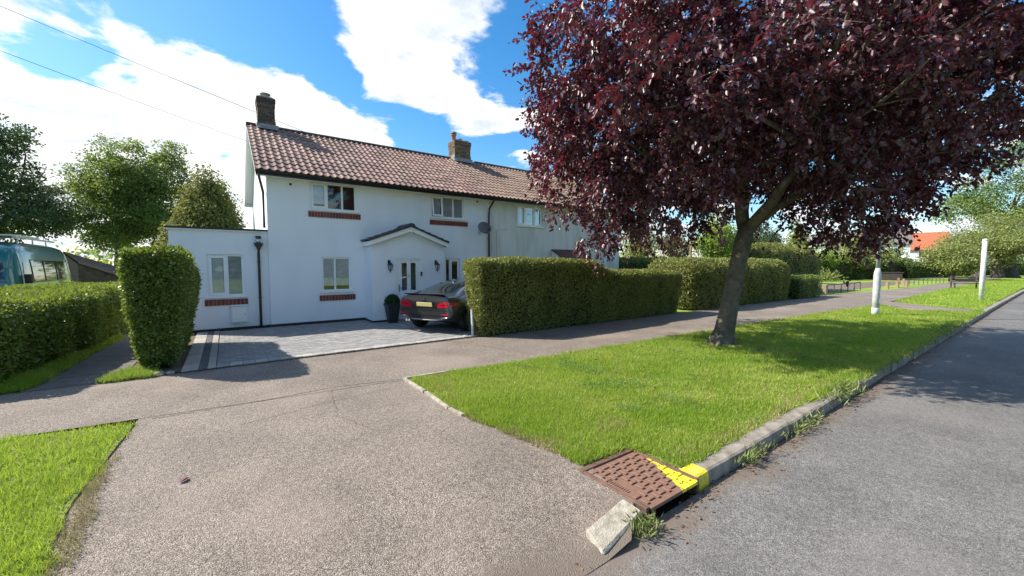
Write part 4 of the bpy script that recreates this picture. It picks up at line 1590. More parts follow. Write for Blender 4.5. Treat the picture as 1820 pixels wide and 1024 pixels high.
# gully cover: frame, lid with basket-weave treads, open mouth to the channel
GX0, GX1, GY0, GY1 = 2.56, 3.31, 1.80, 2.53
gu = empty('drain_cover', ((GX0 + GX1) / 2, (GY0 + GY1) / 2, 0))
tag(gu, 'rusty cast iron drain cover with raised basket-weave blocks and yellow paint on one corner', 'drain cover')
hx, hy = (GX1 - GX0) / 2, (GY1 - GY0) / 2
mb = MB()
mb.box(-hx, hx, hy - .055, hy, -.10, .006)
mb.box(-hx, -hx + .04, -hy, hy - .056, -.034, .004)
mb.box(hx - .035, hx, -hy, hy - .056, -.034, .004)
mb.box(-hx, -hx + .035, -hy - .004, -hy + .05, -.2, -.035)
mb.box(hx - .035, hx, -hy - .004, -hy + .05, -.2, -.035)
mb.box(-hx + .04, hx - .04, hy - .30, hy - .28, -.3, -.032)
mb.build('frame', m_iron, gu, bevel=.004)
# lid iron, with a painted corner (a daub with its own outline)
m_lid = bpy.data.materials.new('painted_iron')
m_lid.use_nodes = True
nn, nl = m_lid.node_tree.nodes, m_lid.node_tree.links
pb = nn['Principled BSDF']
tcn = nn.new('ShaderNodeTexCoord')
nz1 = nn.new('ShaderNodeTexNoise')
nz1.inputs['Scale'].default_value = 9
nl.new(tcn.outputs['Object'], nz1.inputs['Vector'])
irr = nn.new('ShaderNodeMixRGB')
irr.inputs[1].default_value = (0.28, 0.15, 0.095, 1)
irr.inputs[2].default_value = (0.12, 0.066, 0.048, 1)
nz1.inputs['Detail'].default_value = 8
nz1.inputs['Roughness'].default_value = 0.7
nl.new(nz1.outputs['Fac'], irr.inputs[0])
geo = nn.new('ShaderNodeNewGeometry')
spx = nn.new('ShaderNodeSeparateXYZ')
nl.new(geo.outputs['Position'], spx.inputs[0])
nz2 = nn.new('ShaderNodeTexNoise')
nz2.inputs['Scale'].default_value = 7
nz2.inputs['Detail'].default_value = 5
nl.new(geo.outputs['Position'], nz2.inputs['Vector'])
ma = nn.new('ShaderNodeMath')
ma.operation = 'MULTIPLY_ADD'
nl.new(nz2.outputs['Fac'], ma.inputs[0])
ma.inputs[1].default_value = 0.12
skw = nn.new('ShaderNodeMath')
skw.operation = 'MULTIPLY_ADD'
nl.new(spx.outputs[1], skw.inputs[0])
skw.inputs[1].default_value = -0.45
skw.inputs[2].default_value = 0.90
adx = nn.new('ShaderNodeMath')
nl.new(skw.outputs[0], adx.inputs[0])
nl.new(spx.outputs[0], adx.inputs[1])
nl.new(adx.outputs[0], ma.inputs[2])
mrg = nn.new('ShaderNodeMapRange')
mrg.inputs['From Min'].default_value = 3.185
mrg.inputs['From Max'].default_value = 3.20
nl.new(ma.outputs[0], mrg.inputs['Value'])
nz3 = nn.new('ShaderNodeTexNoise')
nz3.inputs['Scale'].default_value = 26
nz3.inputs['Detail'].default_value = 6
nl.new(geo.outputs['Position'], nz3.inputs['Vector'])
wr = nn.new('ShaderNodeMapRange')
wr.inputs['From Min'].default_value = 0.37
wr.inputs['From Max'].default_value = 0.43
nl.new(nz3.outputs['Fac'], wr.inputs['Value'])
mw = nn.new('ShaderNodeMath')
mw.operation = 'MULTIPLY'
nl.new(mrg.outputs[0], mw.inputs[0])
nl.new(wr.outputs[0], mw.inputs[1])
cm_ = nn.new('ShaderNodeMixRGB')
nl.new(mw.outputs[0], cm_.inputs[0])
nl.new(irr.outputs[0], cm_.inputs[1])
cm_.inputs[2].default_value = (0.82, 0.70, 0.03, 1)
nl.new(cm_.outputs[0], pb.inputs['Base Color'])
pb.inputs['Roughness'].default_value = 0.7
mb = MB()
mb.box(-hx + .042, hx - .037, -hy - .01, hy - .058, -.030, -.010)
mb.box(-hx + .042, hx - .037, -hy - .012, -hy + .022, -.032, -.004)
lid = mb.build('lid', m_lid, gu)
bl_h = MB()
bl_h.box(-.036, .036, -.017, .017, 0, .012)
tread_a = bl_h.mesh('tread_block', m_lid, bevel=.003)
bl_v = MB()
bl_v.box(-.017, .017, -.036, .036, 0, .012)
tread_b = bl_v.mesh('tread_block', m_lid, bevel=.003)
nx_, ny_ = 9, 8
for i in range(nx_):
    for j in range(ny_):
        cx_ = -hx + .085 + i * (2 * hx - .165) / (nx_ - 1)
        cy_ = -hy + .075 + j * (2 * hy - .19) / (ny_ - 1)
        if i <= 1 and 2 <= j <= 4 or i in (6, 7) and j == 0:
            continue
        o = bpy.data.objects.new('tread_block', tread_a if (i + j) % 2 else tread_b)
        o.location = (cx_, cy_, -.0102)
        link(o, lid)
mb = MB()
for q in range(10):
    mb.box(-hx + .07, -hx + .105, -hy + .235 + q * .022, -hy + .248 + q * .022, -.0101, -.004)
for q in range(5):
    mb.box(.17 + q * .026, .185 + q * .026, -hy + .06, -hy + .095, -.0101, -.004)
mb.build('cast_marks', m_lid, lid)['kind'] = 'stuff'
MB().box(-hx + .036, hx - .036, -hy - .014, hy - .31, -.168, -.150).build('pit', m_black, gu)  # black sheet standing in for the shade inside the gully mouth

# ------------------------------------------------------------------ grass
def in_poly(P, poly):
    x, y = P[:, 0], P[:, 1]
    ins = np.zeros(len(P), bool)
    n = len(poly)
    j = n - 1
    for i in range(n):
        xi, yi = poly[i]
        xj, yj = poly[j]
        c = ((yi > y) != (yj > y)) & (x < (xj - xi) * (y - yi) / (yj - yi + 1e-12) + xi)
        ins ^= c
        j = i
    return ins


def grass(name, label, poly, n, dmin, dpow, h=(0.03, 0.075), seed=5, xr=None, mat=None, dry=0.0):
    r = np.random.default_rng(seed)
    xs = [p[0] for p in poly]
    ys = [p[1] for p in poly]
    x0, x1 = (min(xs), max(xs)) if xr is None else xr
    out = []
    need = n
    while need > 0:
        P = np.stack([r.uniform(x0, x1, n * 2), r.uniform(min(ys) - .04, max(ys) + .04, n * 2)], 1)
        P0 = np.concatenate([P, np.zeros((len(P), 1))], 1)
        Pj = P + r.normal(size=P.shape) * 0.018 + np.stack([wave(P0, seed, 4.0), wave(P0, seed + 3, 4.0)], 1) * 0.045
        d = np.hypot(P[:, 0], P[:, 1])
        keep = in_poly(Pj, poly) & (r.uniform(size=len(P)) < np.clip(dmin / d, 0, 1) ** dpow)
        P = P[keep][:need]
        out.append(P)
        need -= len(P)
    P = np.concatenate(out)
    d = np.hypot(P[:, 0], P[:, 1])
    n = len(P)
    P3 = np.stack([P[:, 0], P[:, 1], np.full(n, 0.008)], 1)
    tuft = wave(P3, seed + 1, 5.0) * .5 + wave(P3, seed + 2, 1.2) * .5
    sc = 1 + d / 14.0
    H = r.uniform(h[0], h[1], n) * (1 + .45 * tuft) * (0.85 + 0.15 * sc)
    D = np.stack([r.normal(size=n) * .55 + .25 * wave(P3, seed + 8, 2.5), r.normal(size=n) * .55 + .25 * wave(P3, seed + 9, 2.5), np.ones(n)], 1)
    W_ = r.uniform(.0018, .0038, n) * sc
    V, F = leaves(P3, D, r.normal(size=(n, 3)), H, W_, shape='blade')
    o = link(bpy.data.objects.new(name, np_mesh(name, V, F, mat or m_grass)))
    tag(o, label, 'grass', kind='stuff')
    return o


grass('grass', 'bright green mown grass of the verge under the plum tree', VERGE, 330000, 4.2, 1.55, seed=21)
grass('grass', 'bright green grass of the lawn left of the driveway crossing', LAWN, 120000, 4.0, 1.6, seed=22, xr=(-6.5, -.86), h=(.035, .085))
grass('grass', 'short grass of the far verge around the white post', FARV, 45000, 30, 1.0, seed=23, h=(.05, .10), xr=(24, 75))
grass('grass', 'strip of grass along the foot of the left hedge', [(-3.3, 8.95), (-2.5, 8.92), (-2.2, 14), (-2.9, 14)], 26000, 9, 1.0, seed=24, h=(.05, .14))
grass('dry_grass', 'dry straw coloured grass at the ragged edge of the verge', [(2.31, 4.35), (2.44, 4.25), (2.66, 3.3), (2.92, 2.66), (2.66, 2.58), (2.5, 3.3)], 4200, 4, 0.5, seed=25, mat=m_drygrass, h=(.02, .05))
grass('dry_grass', 'dry straw coloured grass at the edge of the left lawn', [(-1.0, 5.2), (-.93, 5.4), (-.90, 4.2), (-.82, 3.0), (-.92, 2.8), (-1.03, 4.2)], 1500, 4, 0.5, seed=26, mat=m_drygrass, h=(.02, .05))
grass('dry_grass', 'small bare straw coloured patch in the verge above the drain cover', [(3.25, 3.0), (3.5, 3.2), (3.85, 3.15), (3.8, 2.95), (3.5, 2.85)], 900, 4, 0.5, seed=28, mat=m_drygrass, h=(.03, .06))
grass('grass', 'ragged grass spilling over the kerb further along', [(6.3, 1.99), (7.5, 1.88), (12, 1.86), (24, 1.86), (24, 2.06), (6.3, 2.06)], 16000, 7, .7, seed=81, h=(.05, .12))
grass('dry_grass', 'yellowed trampled grass along the back of the kerb', [(3.4, 2.0), (12, 2.0), (12, 2.12), (8, 2.2), (5, 2.12), (3.4, 2.22)], 7000, 4.2, .8, seed=72, mat=m_drygrass, h=(.02, .06))
grass('dry_grass', 'worn yellow corner of the verge by the pale edging', [(2.38, 6.1), (3.0, 6.1), (2.8, 5.6), (2.55, 5.0), (2.38, 4.6)], 3000, 6, .5, seed=73, mat=m_drygrass, h=(.02, .05))
r_ = np.random.default_rng(74)
n = 60000
P = np.stack([r_.uniform(2.4, 12, n), r_.uniform(2.1, 6.0, n), np.full(n, .03)], 1)
P = P[(wave(P, 75, 2.3) > .62) & in_poly(P, VERGE)]
n = len(P)
P[:, 2] += r_.uniform(0, .025, n)
V, F = leaves(P, r_.normal(size=(n, 3)) * np.array([1, 1, .25]), np.stack([r_.normal(size=n) * .35, r_.normal(size=n) * .35, np.ones(n)], 1), r_.uniform(.016, .028, n), r_.uniform(.007, .012, n), .15)
o = link(bpy.data.objects.new('clover', np_mesh('clover', V, F, M('clover_leaf', (.10, .20, .045), .6, (.15, .26, .06), scale=3, trans=.25, island=.4))))
tag(o, 'patches of dark clover leaves among the verge grass', 'clover', kind='stuff')
grass('dry_grass', 'dry straw blades scattered through the verge grass', VERGE, 16000, 4.2, 1.4, seed=71, mat=m_drygrass, h=(.025, .07), xr=(2.3, 16))
grass('grass', 'grass and weeds at the foot of the tall pillar hedge', [(-1.75, 8.80), (-.98, 8.80), (-1.08, 9.4), (-1.5, 9.6)], 5000, 8, 0.5, seed=27, h=(.04, .12), mat=m_lime)


# weeds in the channel
def weed(label, x, y, z, n, spread, h, seed, mat=None):
    r = np.random.default_rng(seed)
    P = np.stack([x + r.normal(size=n) * spread[0], y + r.normal(size=n) * spread[1], np.full(n, z)], 1)
    st = r.uniform(0, 1, n)
    P[:, 2] += st * h * .6
    D = np.stack([r.normal(size=n) * .8, r.normal(size=n) * .8, np.ones(n) * .9], 1)
    L = h * r.uniform(.35, .8, n)
    V, F = leaves(P - np.array([x, y, z]), D, r.normal(size=(n, 3)), L, np.maximum(L * .065, .004), .2)
    root = empty('weed', (x, y, z))
    tag(root, label, 'weed', 'weeds growing in the channel')
    o = link(bpy.data.objects.new('leaves', np_mesh('leaves', V, F, mat or m_weed)), root)
    o['kind'] = 'stuff'
    return root


weed('green weed tuft beside the pale tilted kerb stone', 2.44, 1.74, -.10, 330, (.07, .05), .12, 31)
weed('low weeds in the channel just beyond the yellow kerb end', 4.25, 1.76, -.10, 220, (.16, .03), .14, 32)
weed('weeds in the channel beyond the first few kerb stones', 5.65, 1.76, -.10, 300, (.30, .04), .13, 33)
weed('tall straggly weeds over the kerb where the tree shade begins', 7.3, 1.86, -.06, 430, (.30, .08), .19, 34)
weed('dark weeds along the kerb in the tree shade', 9.3, 1.88, -.05, 420, (.9, .06), .14, 35)
weed('far shaded weeds hanging over the kerb', 12.5, 1.88, -.05, 520, (1.4, .07), .15, 36)
weed('last weeds on the kerb before the narrow side path', 16.5, 1.90, -.05, 500, (1.2, .09), .20, 37)
weed('tiny weed at the road edge of the crossing', 1.12, 1.72, -.10, 90, (.05, .03), .07, 38)
# debris along the channel: leaf litter
r_ = np.random.default_rng(40)
n = 1500
P = np.stack([r_.uniform(1.0, 13, n), 1.80 - np.abs(r_.normal(size=n)) * .13, np.full(n, ROAD_Z + .006)], 1)
P = P[(wave(P, 3, 2.2) > -.25)]
n = len(P)
V, F = leaves(P, np.stack([r_.normal(size=n), r_.normal(size=n), r_.normal(size=n) * .15], 1), np.stack([r_.normal(size=n) * .3, r_.normal(size=n) * .3, np.ones(n)], 1),
              r_.uniform(.012, .045, n), r_.uniform(.003, .012, n), .3)
o = link(bpy.data.objects.new('leaf_litter', np_mesh('leaf_litter', V, F, m_fallen)))
tag(o, 'brown leaf litter lying in the channel along the kerb', 'leaf litter', kind='stuff')
n = 420
P = np.stack([r_.uniform(5, 15, n), r_.uniform(2.2, 5.6, n), np.full(n, .045)], 1)
V, F = leaves(P, r_.normal(size=(n, 3)) * np.array([1, 1, .2]), np.stack([r_.normal(size=n) * .4, r_.normal(size=n) * .4, np.ones(n)], 1), r_.uniform(.04, .07, n), r_.uniform(.012, .02, n), .3)
o = link(bpy.data.objects.new('leaf_litter', np_mesh('leaf_litter', V, F, m_fallen)))
tag(o, 'scattered dark red leaves fallen on the verge grass', 'leaf litter', kind='stuff')


def single_leaf(label, x, y, L, rz, z=.006):
    V, F = leaves(np.array([[0, 0, 0.]]), np.array([[1., .0, .12]]), np.array([[0, .2, 1.]]), [L], [L * .26], .5, 'leaf')
    o = link(bpy.data.objects.new('fallen_leaf', np_mesh('fallen_leaf', V, F, M('mauve_leaf', (0.30, 0.12, 0.16), .6))))
    o.location = (x, y, z)
    o.rotation_euler = (0, 0, rz)
    tag(o, label, 'leaf')


single_leaf('single curled mauve leaf lying on the crossing near the left lawn', -.40, 4.35, .10, .9)
# stones at the foot of the tall hedge
for i, (x, y, s, lb) in enumerate([(-1.02, 8.90, .11, 'largest pale stone at the foot of the pillar hedge'), (-.86, 8.92, .07, 'small pale stone between the pillar hedge and the driveway edge'),
                                   (-1.18, 8.93, .06, 'smallest pale stone on the grass side of the pillar hedge'), (4.98, 9.02, .08, 'small pale stone at the end of the driveway border by the hedge')]):
    me = bpy.data.meshes.new('stone')
    bm = bmesh.new()
    bmesh.ops.create_icosphere(bm, subdivisions=2, radius=s)
    for v in bm.verts:
        v.co *= 1 + .22 * noise.noise(v.co * 14 + Vector((i * 7.1, 0, 0)))
        v.co.z *= .45
    bm.to_mesh(me)
    bm.free()
    me.materials.append(m_conc_pale)
    o = link(bpy.data.objects.new('stone', me))
    o.location = (x, y, .02)
    tag(o, lb, 'stone')

# ------------------------------------------------------------------ hedges
hedge('box_hedge', 'long dense yew hedge along the pavement, sunlit square end by the car', 5.20, 14.2, 8.62, 9.62, 1.96, 120000, m_hedge, .046, r=.14, taper=.22,
      topf=lambda x, y: 1 - .19 / (1 + np.exp(-(x - 9.75) / .22)) - .03 * np.clip((x - 9.5) / 5, 0, 1), bump=.06, seed=2,
      weights={'+y': .25, '-x': 2.2, '+z': 1.6}, shoots=9000, bumpf=2.0)
hedge('pillar_hedge', 'tall narrow privet hedge end flaring upwards beside the driveway', -1.46, -.63, 9.02, 12.2, 2.08, 62000, m_hedge_l, .047, r=.08, taper=.46,
      topf=lambda x, y: 1 - .11 * np.clip((y - 9.8) / 1.6, 0, 1), bump=.07, seed=4, weights={'-x': .9, '-y': 2.2, '+y': .3}, shoots=3200, z0=.10)
MB().tube([(-1.10, 9.55, -.05), (-1.08, 9.5, .3), (-1.12, 9.5, .8)], [.11, .08, .05], 9).build('stem', m_bark, bpy.data.objects['pillar_hedge'], smooth=True)


def warp_left(P):
    P = P.copy()
    P[:, 0] += (P[:, 1] - 9.2) * .11
    return P


hedge('privet_hedge', 'long low privet hedge on the left with a sunlit yellow-green top', -5.2, -2.78, 9.1, 18.5, 1.20, 88000, m_hedge_l, .052, r=.18, taper=.10, bump=.06, seed=6,
      weights={'+y': .2, '-x': .1, '+x': 1.5, '-y': .8}, shoots=16000, warp=warp_left)
hedge('rounded_hedge', 'dense clipped hedge with a domed top behind the plum trunk', 15.2, 25.0, 8.60, 11.4, 2.05, 60000, m_hedge, .065, r=.75, taper=.10, bump=.06, seed=8, weights={'+y': .1}, shoots=5000)
hedge('rounded_hedge', 'taller domed hedge further along, behind the lower one', 26.5, 35.5, 10.4, 14.2, 3.15, 26000, m_hedge, .085, r=1.3, taper=.10, bump=.12, seed=9, weights={'+y': .1}, shoots=3000, bumpf=.8)
hedge('low_hedge', 'small square low hedge end at the turn of the pavement', 25.2, 28.2, 8.35, 9.3, 1.15, 9000, m_hedge_l, .06, r=.18, bump=.05, seed=10, shoots=1200)
hedge('garden_hedge', 'hedge running behind the gap beside the neighbouring house', 17.2, 27.0, 14.0, 15.4, 2.15, 17000, m_hedge_far, .075, r=.25, bump=.06, seed=12, shoots=2500, weights={'+y': .1})

po = MB()
po.box(-.020, .020, -.010, .010, 0, .72)
po.box(-.020, -.012, .010, .04, 0, .72)
o = po.build('marker_post', m_galv, loc=(5.14, 8.92, 0.0))
o.rotation_euler = (0, math.radians(-3), .3)
tag(o, 'thin grey metal post at the corner of the long hedge', 'post')

# ------------------------------------------------------------------ purple plum tree
def plum():
    B = Vector((9.39, 4.66, 0))
    root = empty('plum_tree', B)
    tag(root, 'large purple-leaved plum tree on the verge with a leaning trunk', 'tree')
    rt = Vector((math.cos(YAW), -math.sin(YAW), 0))
    fwv = Vector((math.sin(YAW), math.cos(YAW), 0))
    mb = MB()
    F_ = rt * .50 + Vector((0, 0, 2.62))
    trunk = [Vector((0, 0, -.1)), Vector((0, 0, .06)), rt * .05 + Vector((0, 0, .3)), rt * .13 + Vector((0, 0, .75)), rt * .22 + Vector((0, 0, 1.3)), rt * .31 + Vector((0, 0, 1.85)), rt * .42 + Vector((0, 0, 2.4)), F_ + Vector((0, 0, .2))]
    mb.tube(trunk, [.35, .295, .22, .195, .182, .172, .185, .15], 16)
    for k in range(6):   # root flare
        a = k * 1.05 + .3
        d = Vector((math.cos(a), math.sin(a), 0))
        mb.tube([d * .40 + Vector((0, 0, -.06)), d * .26 + Vector((0, 0, .05)), d * .15 + rt * .03 + Vector((0, 0, .32))], [.05, .085, .07], 8)
    tips = []
    def br(a, b, r0, r1, seed, bend=.10):
        return limb(mb, a, b, r0, r1, bend, 8, 7, seed)
    l1 = br(F_, F_ + rt * 1.5 + fwv * .1 + Vector((0, 0, 1.05)), .115, .085, 1, .05)
    l2 = br(F_ - Vector((0, 0, .25)), F_ - rt * .25 + Vector((0, 0, 1.9)), .165, .11, 2, .05)
    l3 = br(F_, F_ + rt * .5 + fwv * .9 + Vector((0, 0, 1.8)), .12, .08, 3)
    l4 = br(F_ + Vector((0, 0, .05)), F_ + rt * .3 - fwv * 1.3 + Vector((0, 0, 1.5)), .12, .08, 4)
    heads = [l1[-1], l2[-1], l3[-1], l4[-1], l1[4], l2[4]]
    c0 = Vector((.45, -.45, 5.35))
    rnd = random.Random(5)
    ends = []
    for i in range(44):
        d = Vector((rnd.gauss(0, 1), rnd.gauss(0, 1), rnd.gauss(0, .8))).normalized()
        e = c0 + Vector((d.x * 4.3, d.y * 4.0, d.z * 2.7))
        if e.z < 2.9:
            e.z = 2.9 + rnd.random() * .8
        h = min(heads, key=lambda q: (q - e).length + rnd.random() * 1.2)
        pts = limb(mb, h, e, .06, .010, .10, 5, 6, 100 + i)
        ends.append(pts)
        for q in range(2):
            p = pts[rnd.choice((3, 4, 5))]
            limb(mb, p, p + Vector((rnd.gauss(0, .7), rnd.gauss(0, .7), rnd.gauss(.1, .4))), .018, .004, .1, 4, 4, 300 + i * 2 + q)
    mb.build('trunk', m_bark, root, smooth=True)
    ells = [((.45, -.45, 5.5), (5.0, 4.5, 3.1)), ((-1.6, 1.0, 4.5), (2.9, 2.6, 2.2)), ((2.4, -2.0, 5.0), (3.2, 3.0, 2.6)), ((.3, -.3, 7.2), (3.4, 3.2, 2.2)),
            ((-2.2, .6, 5.8), (2.6, 2.4, 2.2)), ((-2.7, 1.9, 3.5), (1.8, 1.7, 1.55)), ((2.9, -1.9, 3.75), (1.7, 1.7, 1.45)), ((-1.5, -1.8, 4.1), (1.8, 1.8, 1.4)), ((1.6, 2.4, 4.0), (2.0, 2.0, 1.5)), ((1.8, -4.1, 5.9), (2.4, 2.0, 2.1)), ((3.6, -3.4, 6.2), (2.2, 1.9, 2.0))]

    def clip(K):
        # the underside of the crown: an open vault over the trunk, hanging low at the rim
        q = K - np.array([.3, -.2, 0])
        rr_ = np.hypot(q[:, 0], q[:, 1])
        ang = np.arctan2(q[:, 1], q[:, 0])
        side = q[:, 0] * rt.x + q[:, 1] * rt.y
        fwd = q[:, 0] * fwv.x + q[:, 1] * fwv.y
        low = 3.75 - 1.35 * np.clip((rr_ - 1.0) / 1.9, 0, 1) + .62 * np.clip(-fwd - .9, 0, 4) + .28 * np.sin(5 * ang + .6)
        low += .75 * np.clip(side - 3.0, 0, 2.4) + np.clip(-q[:, 1] - 2.2, 0, 2.0) * .5
        low -= .15 * np.clip(-side - 1.6, 0, 1.2)
        low += np.interp(-side, [3.2, 3.9, 4.5, 5.1], [0, .55, 1.5, 3.2])
        return (K[:, 2] > low) & (wave(K, 12, 1.1) > -.95)
    V, F, T, Ft, K = crown_leaves(ells, 1760, 120, .60, .100, shell=.40, droop=.5, seed=77, asp=.31, shape='leaf', clip=clip, spray=True)
    tw = link(bpy.data.objects.new('twigs', np_mesh('twigs', T, Ft, m_bark)), root)
    tw['kind'] = 'stuff'
    o = link(bpy.data.objects.new('crown', np_mesh('crown', V, F, m_plum)), root)
    o['kind'] = 'stuff'
    return root


plum()

# ------------------------------------------------------------------ street furniture
lc = empty('lamp_column', (19.55, 4.1, 0))
tag(lc, 'white street lamp column on the verge, its top lost in the plum leaves', 'lamp post')
MB().lathe([(.112, -.1), (.112, .95), (.110, 1.45), (.103, 1.56), (.066, 1.74)], (0, 0, 0), 20).build('base', m_galv, lc, smooth=True)
MB().lathe([(.065, 1.74), (.060, 3.6), (.050, 6.4)], (0, 0, 0), 16).build('shaft', m_galv, lc, smooth=True)
b = MB()
b.tube([(0, 0, 6.4), (0, -.1, 6.7), (0, -.6, 6.85)], .045, 8)
b.build('arm', m_galv, lc, smooth=True)
b = MB()
b.box(-.11, .11, -1.15, -.58, 6.80, 6.90)
b.build('lamp_head', m_galv, lc, bevel=.03)
b = MB()
b.box(-.045, .045, -.116, -.095, .45, 1.0)
b.build('access_door', m_galv, lc)
MB().lathe([(.117, -.05), (.117, .26), (.113, .27)], (0, 0, 0), 20).build('painted_foot', m_postwhite, lc, smooth=True)

wp_ = empty('white_post', (31.5, 2.55, 0))
tag(wp_, 'plain white post standing on the far verge by the road', 'post')
MB().lathe([(.095, -.1), (.095, 1.5), (.09, 3.1)], (0, 0, 0), 14).build('shaft', m_postwhite, wp_, smooth=True)
MB().lathe([(.10, 3.1), (.10, 3.14), (.03, 3.18)], (0, 0, 0), 14).build('cap', m_white, wp_, smooth=True)


def knee_rail(label, x0, x1, y, posts, wood_end=True, dy=0.0):
    r = empty('knee_rail', (x0, y, 0))
    tag(r, label, 'railing', 'knee rails beside the path')
    L = x1 - x0
    ss = L / posts
    for k in range(posts + 1):
        b = MB()
        b.tube([(k * ss, dy * k / posts, -.1), (k * ss, dy * k / posts, .56)], .035, 6)
        b.build('post', m_railmetal, r)
    b = MB()
    b.tube([(0, 0, .58), (L, dy, .58)], .04, 6)
    b.build('rail', m_railmetal, r)
    if wood_end:
        b = MB()
        b.box(-.32, -.08, -.12, .12, -.1, .62)
        b.build('end_post', m_wood, r, bevel=.03)
    return r


knee_rail('knee rail with a stout timber end post just past the low hedge', 30.4, 37.4, 8.75, 5)
knee_rail('second knee rail beyond the dark notice board', 48, 60.5, 8.3, 9, True, -.8)
nb = empty('notice_board', (43.6, 8.5, 0))
nb.rotation_euler = (0, 0, math.radians(-74))
tag(nb, 'dark timber notice board on two posts beside the path', 'notice board')
for s in (-.62, .62):
    b = MB()
    b.box(s - .07, s + .07, -.07, .07, -.1, .8)
    b.build('post', m_wood, nb)
b = MB()
b.box(-.85, .85, -.05, .05, .60, 1.20)
b.build('board', m_darkwood, nb, bevel=.02)
b = MB()
b.box(-.92, .92, -.10, .10, 1.20, 1.26)
b.build('cap', m_darkwood, nb)
for i in range(3):
    o = empty('timber_bollard', (41.0 + i * 2.4, 8.0 - .12 * i, 0))
    tag(o, ('squat timber bollard %s the notice board' % ('just before', 'directly beside', 'just beyond')[i]), 'bollard', 'timber bollards along the path')
    MB().box(-.09, .09, -.09, .09, -.1, .52).build('shaft', m_wood, o, bevel=.02)
    MB().box(-.10, .10, -.10, .10, .521, .55).build('cap', m_wood, o, bevel=.02)
bn = empty('bench', (45.2, 4.45, 0))
bn.rotation_euler = (0, 0, math.radians(-60))
tag(bn, 'dark park bench at the end of the path by the leaning trunk', 'bench')
for k in range(4):
    MB().box(-.85, .85, -.25 + k * .13, -.15 + k * .13, .44, .48).build('seat_slat', m_darkwood, bn)
for k in range(3):
    MB().box(-.85, .85, .30 + k * .02, .34 + k * .02, .56 + k * .14, .67 + k * .14).build('back_slat', m_darkwood, bn)
for s in (-.7, .7):
    b = MB()
    b.box(s - .04, s + .04, -.24, -.16, 0, .439)
    b.build('leg', m_railmetal, bn)
    b = MB()
    b.box(s - .04, s + .04, .24, .295, 0, .98)
    b.build('leg', m_railmetal, bn)
    b = MB()
    b.box(s - .035, s + .035, -.28, .24, .62, .66)
    b.build('armrest', m_railmetal, bn)


# overhead cables
def cable(label, a, b, sag):
    a, b = Vector(a), Vector(b)
    mb = MB()
    pts = [a.lerp(b, t / 24) - Vector((0, 0, sag * math.sin(math.pi * t / 24))) for t in range(25)]
    mb.tube(pts, .013, 5)
    o = mb.build('overhead_cable', m_wire)
    tag(o, label, 'cable', 'overhead cables')


cable('upper overhead cable sloping down behind the chimney', AT(-330, -130, 17), AT(640, 274, 26), .12)
cable('lower overhead cable at the top left, ending behind the gable', AT(-330, -36, 17), AT(470, 262, 25), .10)


# ------------------------------------------------------------------ vehicles
def ray_patch(bvh, pts2, axis, mesh_name, mat, parent, off=.006, sub=4, origin=None):
    """a thin panel laid on a body surface: outline in two coordinates, dropped on the body along an axis"""
    bm = bmesh.new()
    vs = []
    for p in pts2:
        vs.append(bm.verts.new((p[0], p[1], 0)))
    bm.faces.new(vs)
    bmesh.ops.triangulate(bm, faces=bm.faces[:])
    for _ in range(sub):
        es = [e for e in bm.edges if e.calc_length() > .07]
        if not es:
            break
        bmesh.ops.subdivide_edges(bm, edges=es, cuts=1)
        bmesh.ops.triangulate(bm, faces=bm.faces[:])
    for v in bm.verts:
        a, b = v.co.x, v.co.y
        if axis == 'rear':
            o, d = Vector((-3, a, b)), Vector((1, 0, 0))
        elif axis == 'front':
            o, d = Vector((9, a, b)), Vector((-1, 0, 0))
        elif axis == 'left':
            o, d = Vector((a, 4, b)), Vector((0, -1, 0))
        elif axis == 'right':
            o, d = Vector((a, -4, b)), Vector((0, 1, 0))
        elif axis == 'top':
            o, d = Vector((a, b, 5)), Vector((0, 0, -1))
        h, nrm, _, _ = bvh.ray_cast(o, d)
        if h is None:
            h, nrm, _, _ = bvh.find_nearest(o + d * 3)
        v.co = h + (nrm if nrm.dot(d) < 0 else -nrm) * off
    me = bpy.data.meshes.new(mesh_name)
    bmesh.ops.recalc_face_normals(bm, faces=bm.faces[:])
    bm.to_mesh(me)
    bm.free()
    me.materials.append(mat)
    me.polygons.foreach_set('use_smooth', [True] * len(me.polygons))
    return link(bpy.data.objects.new(mesh_name, me), parent)


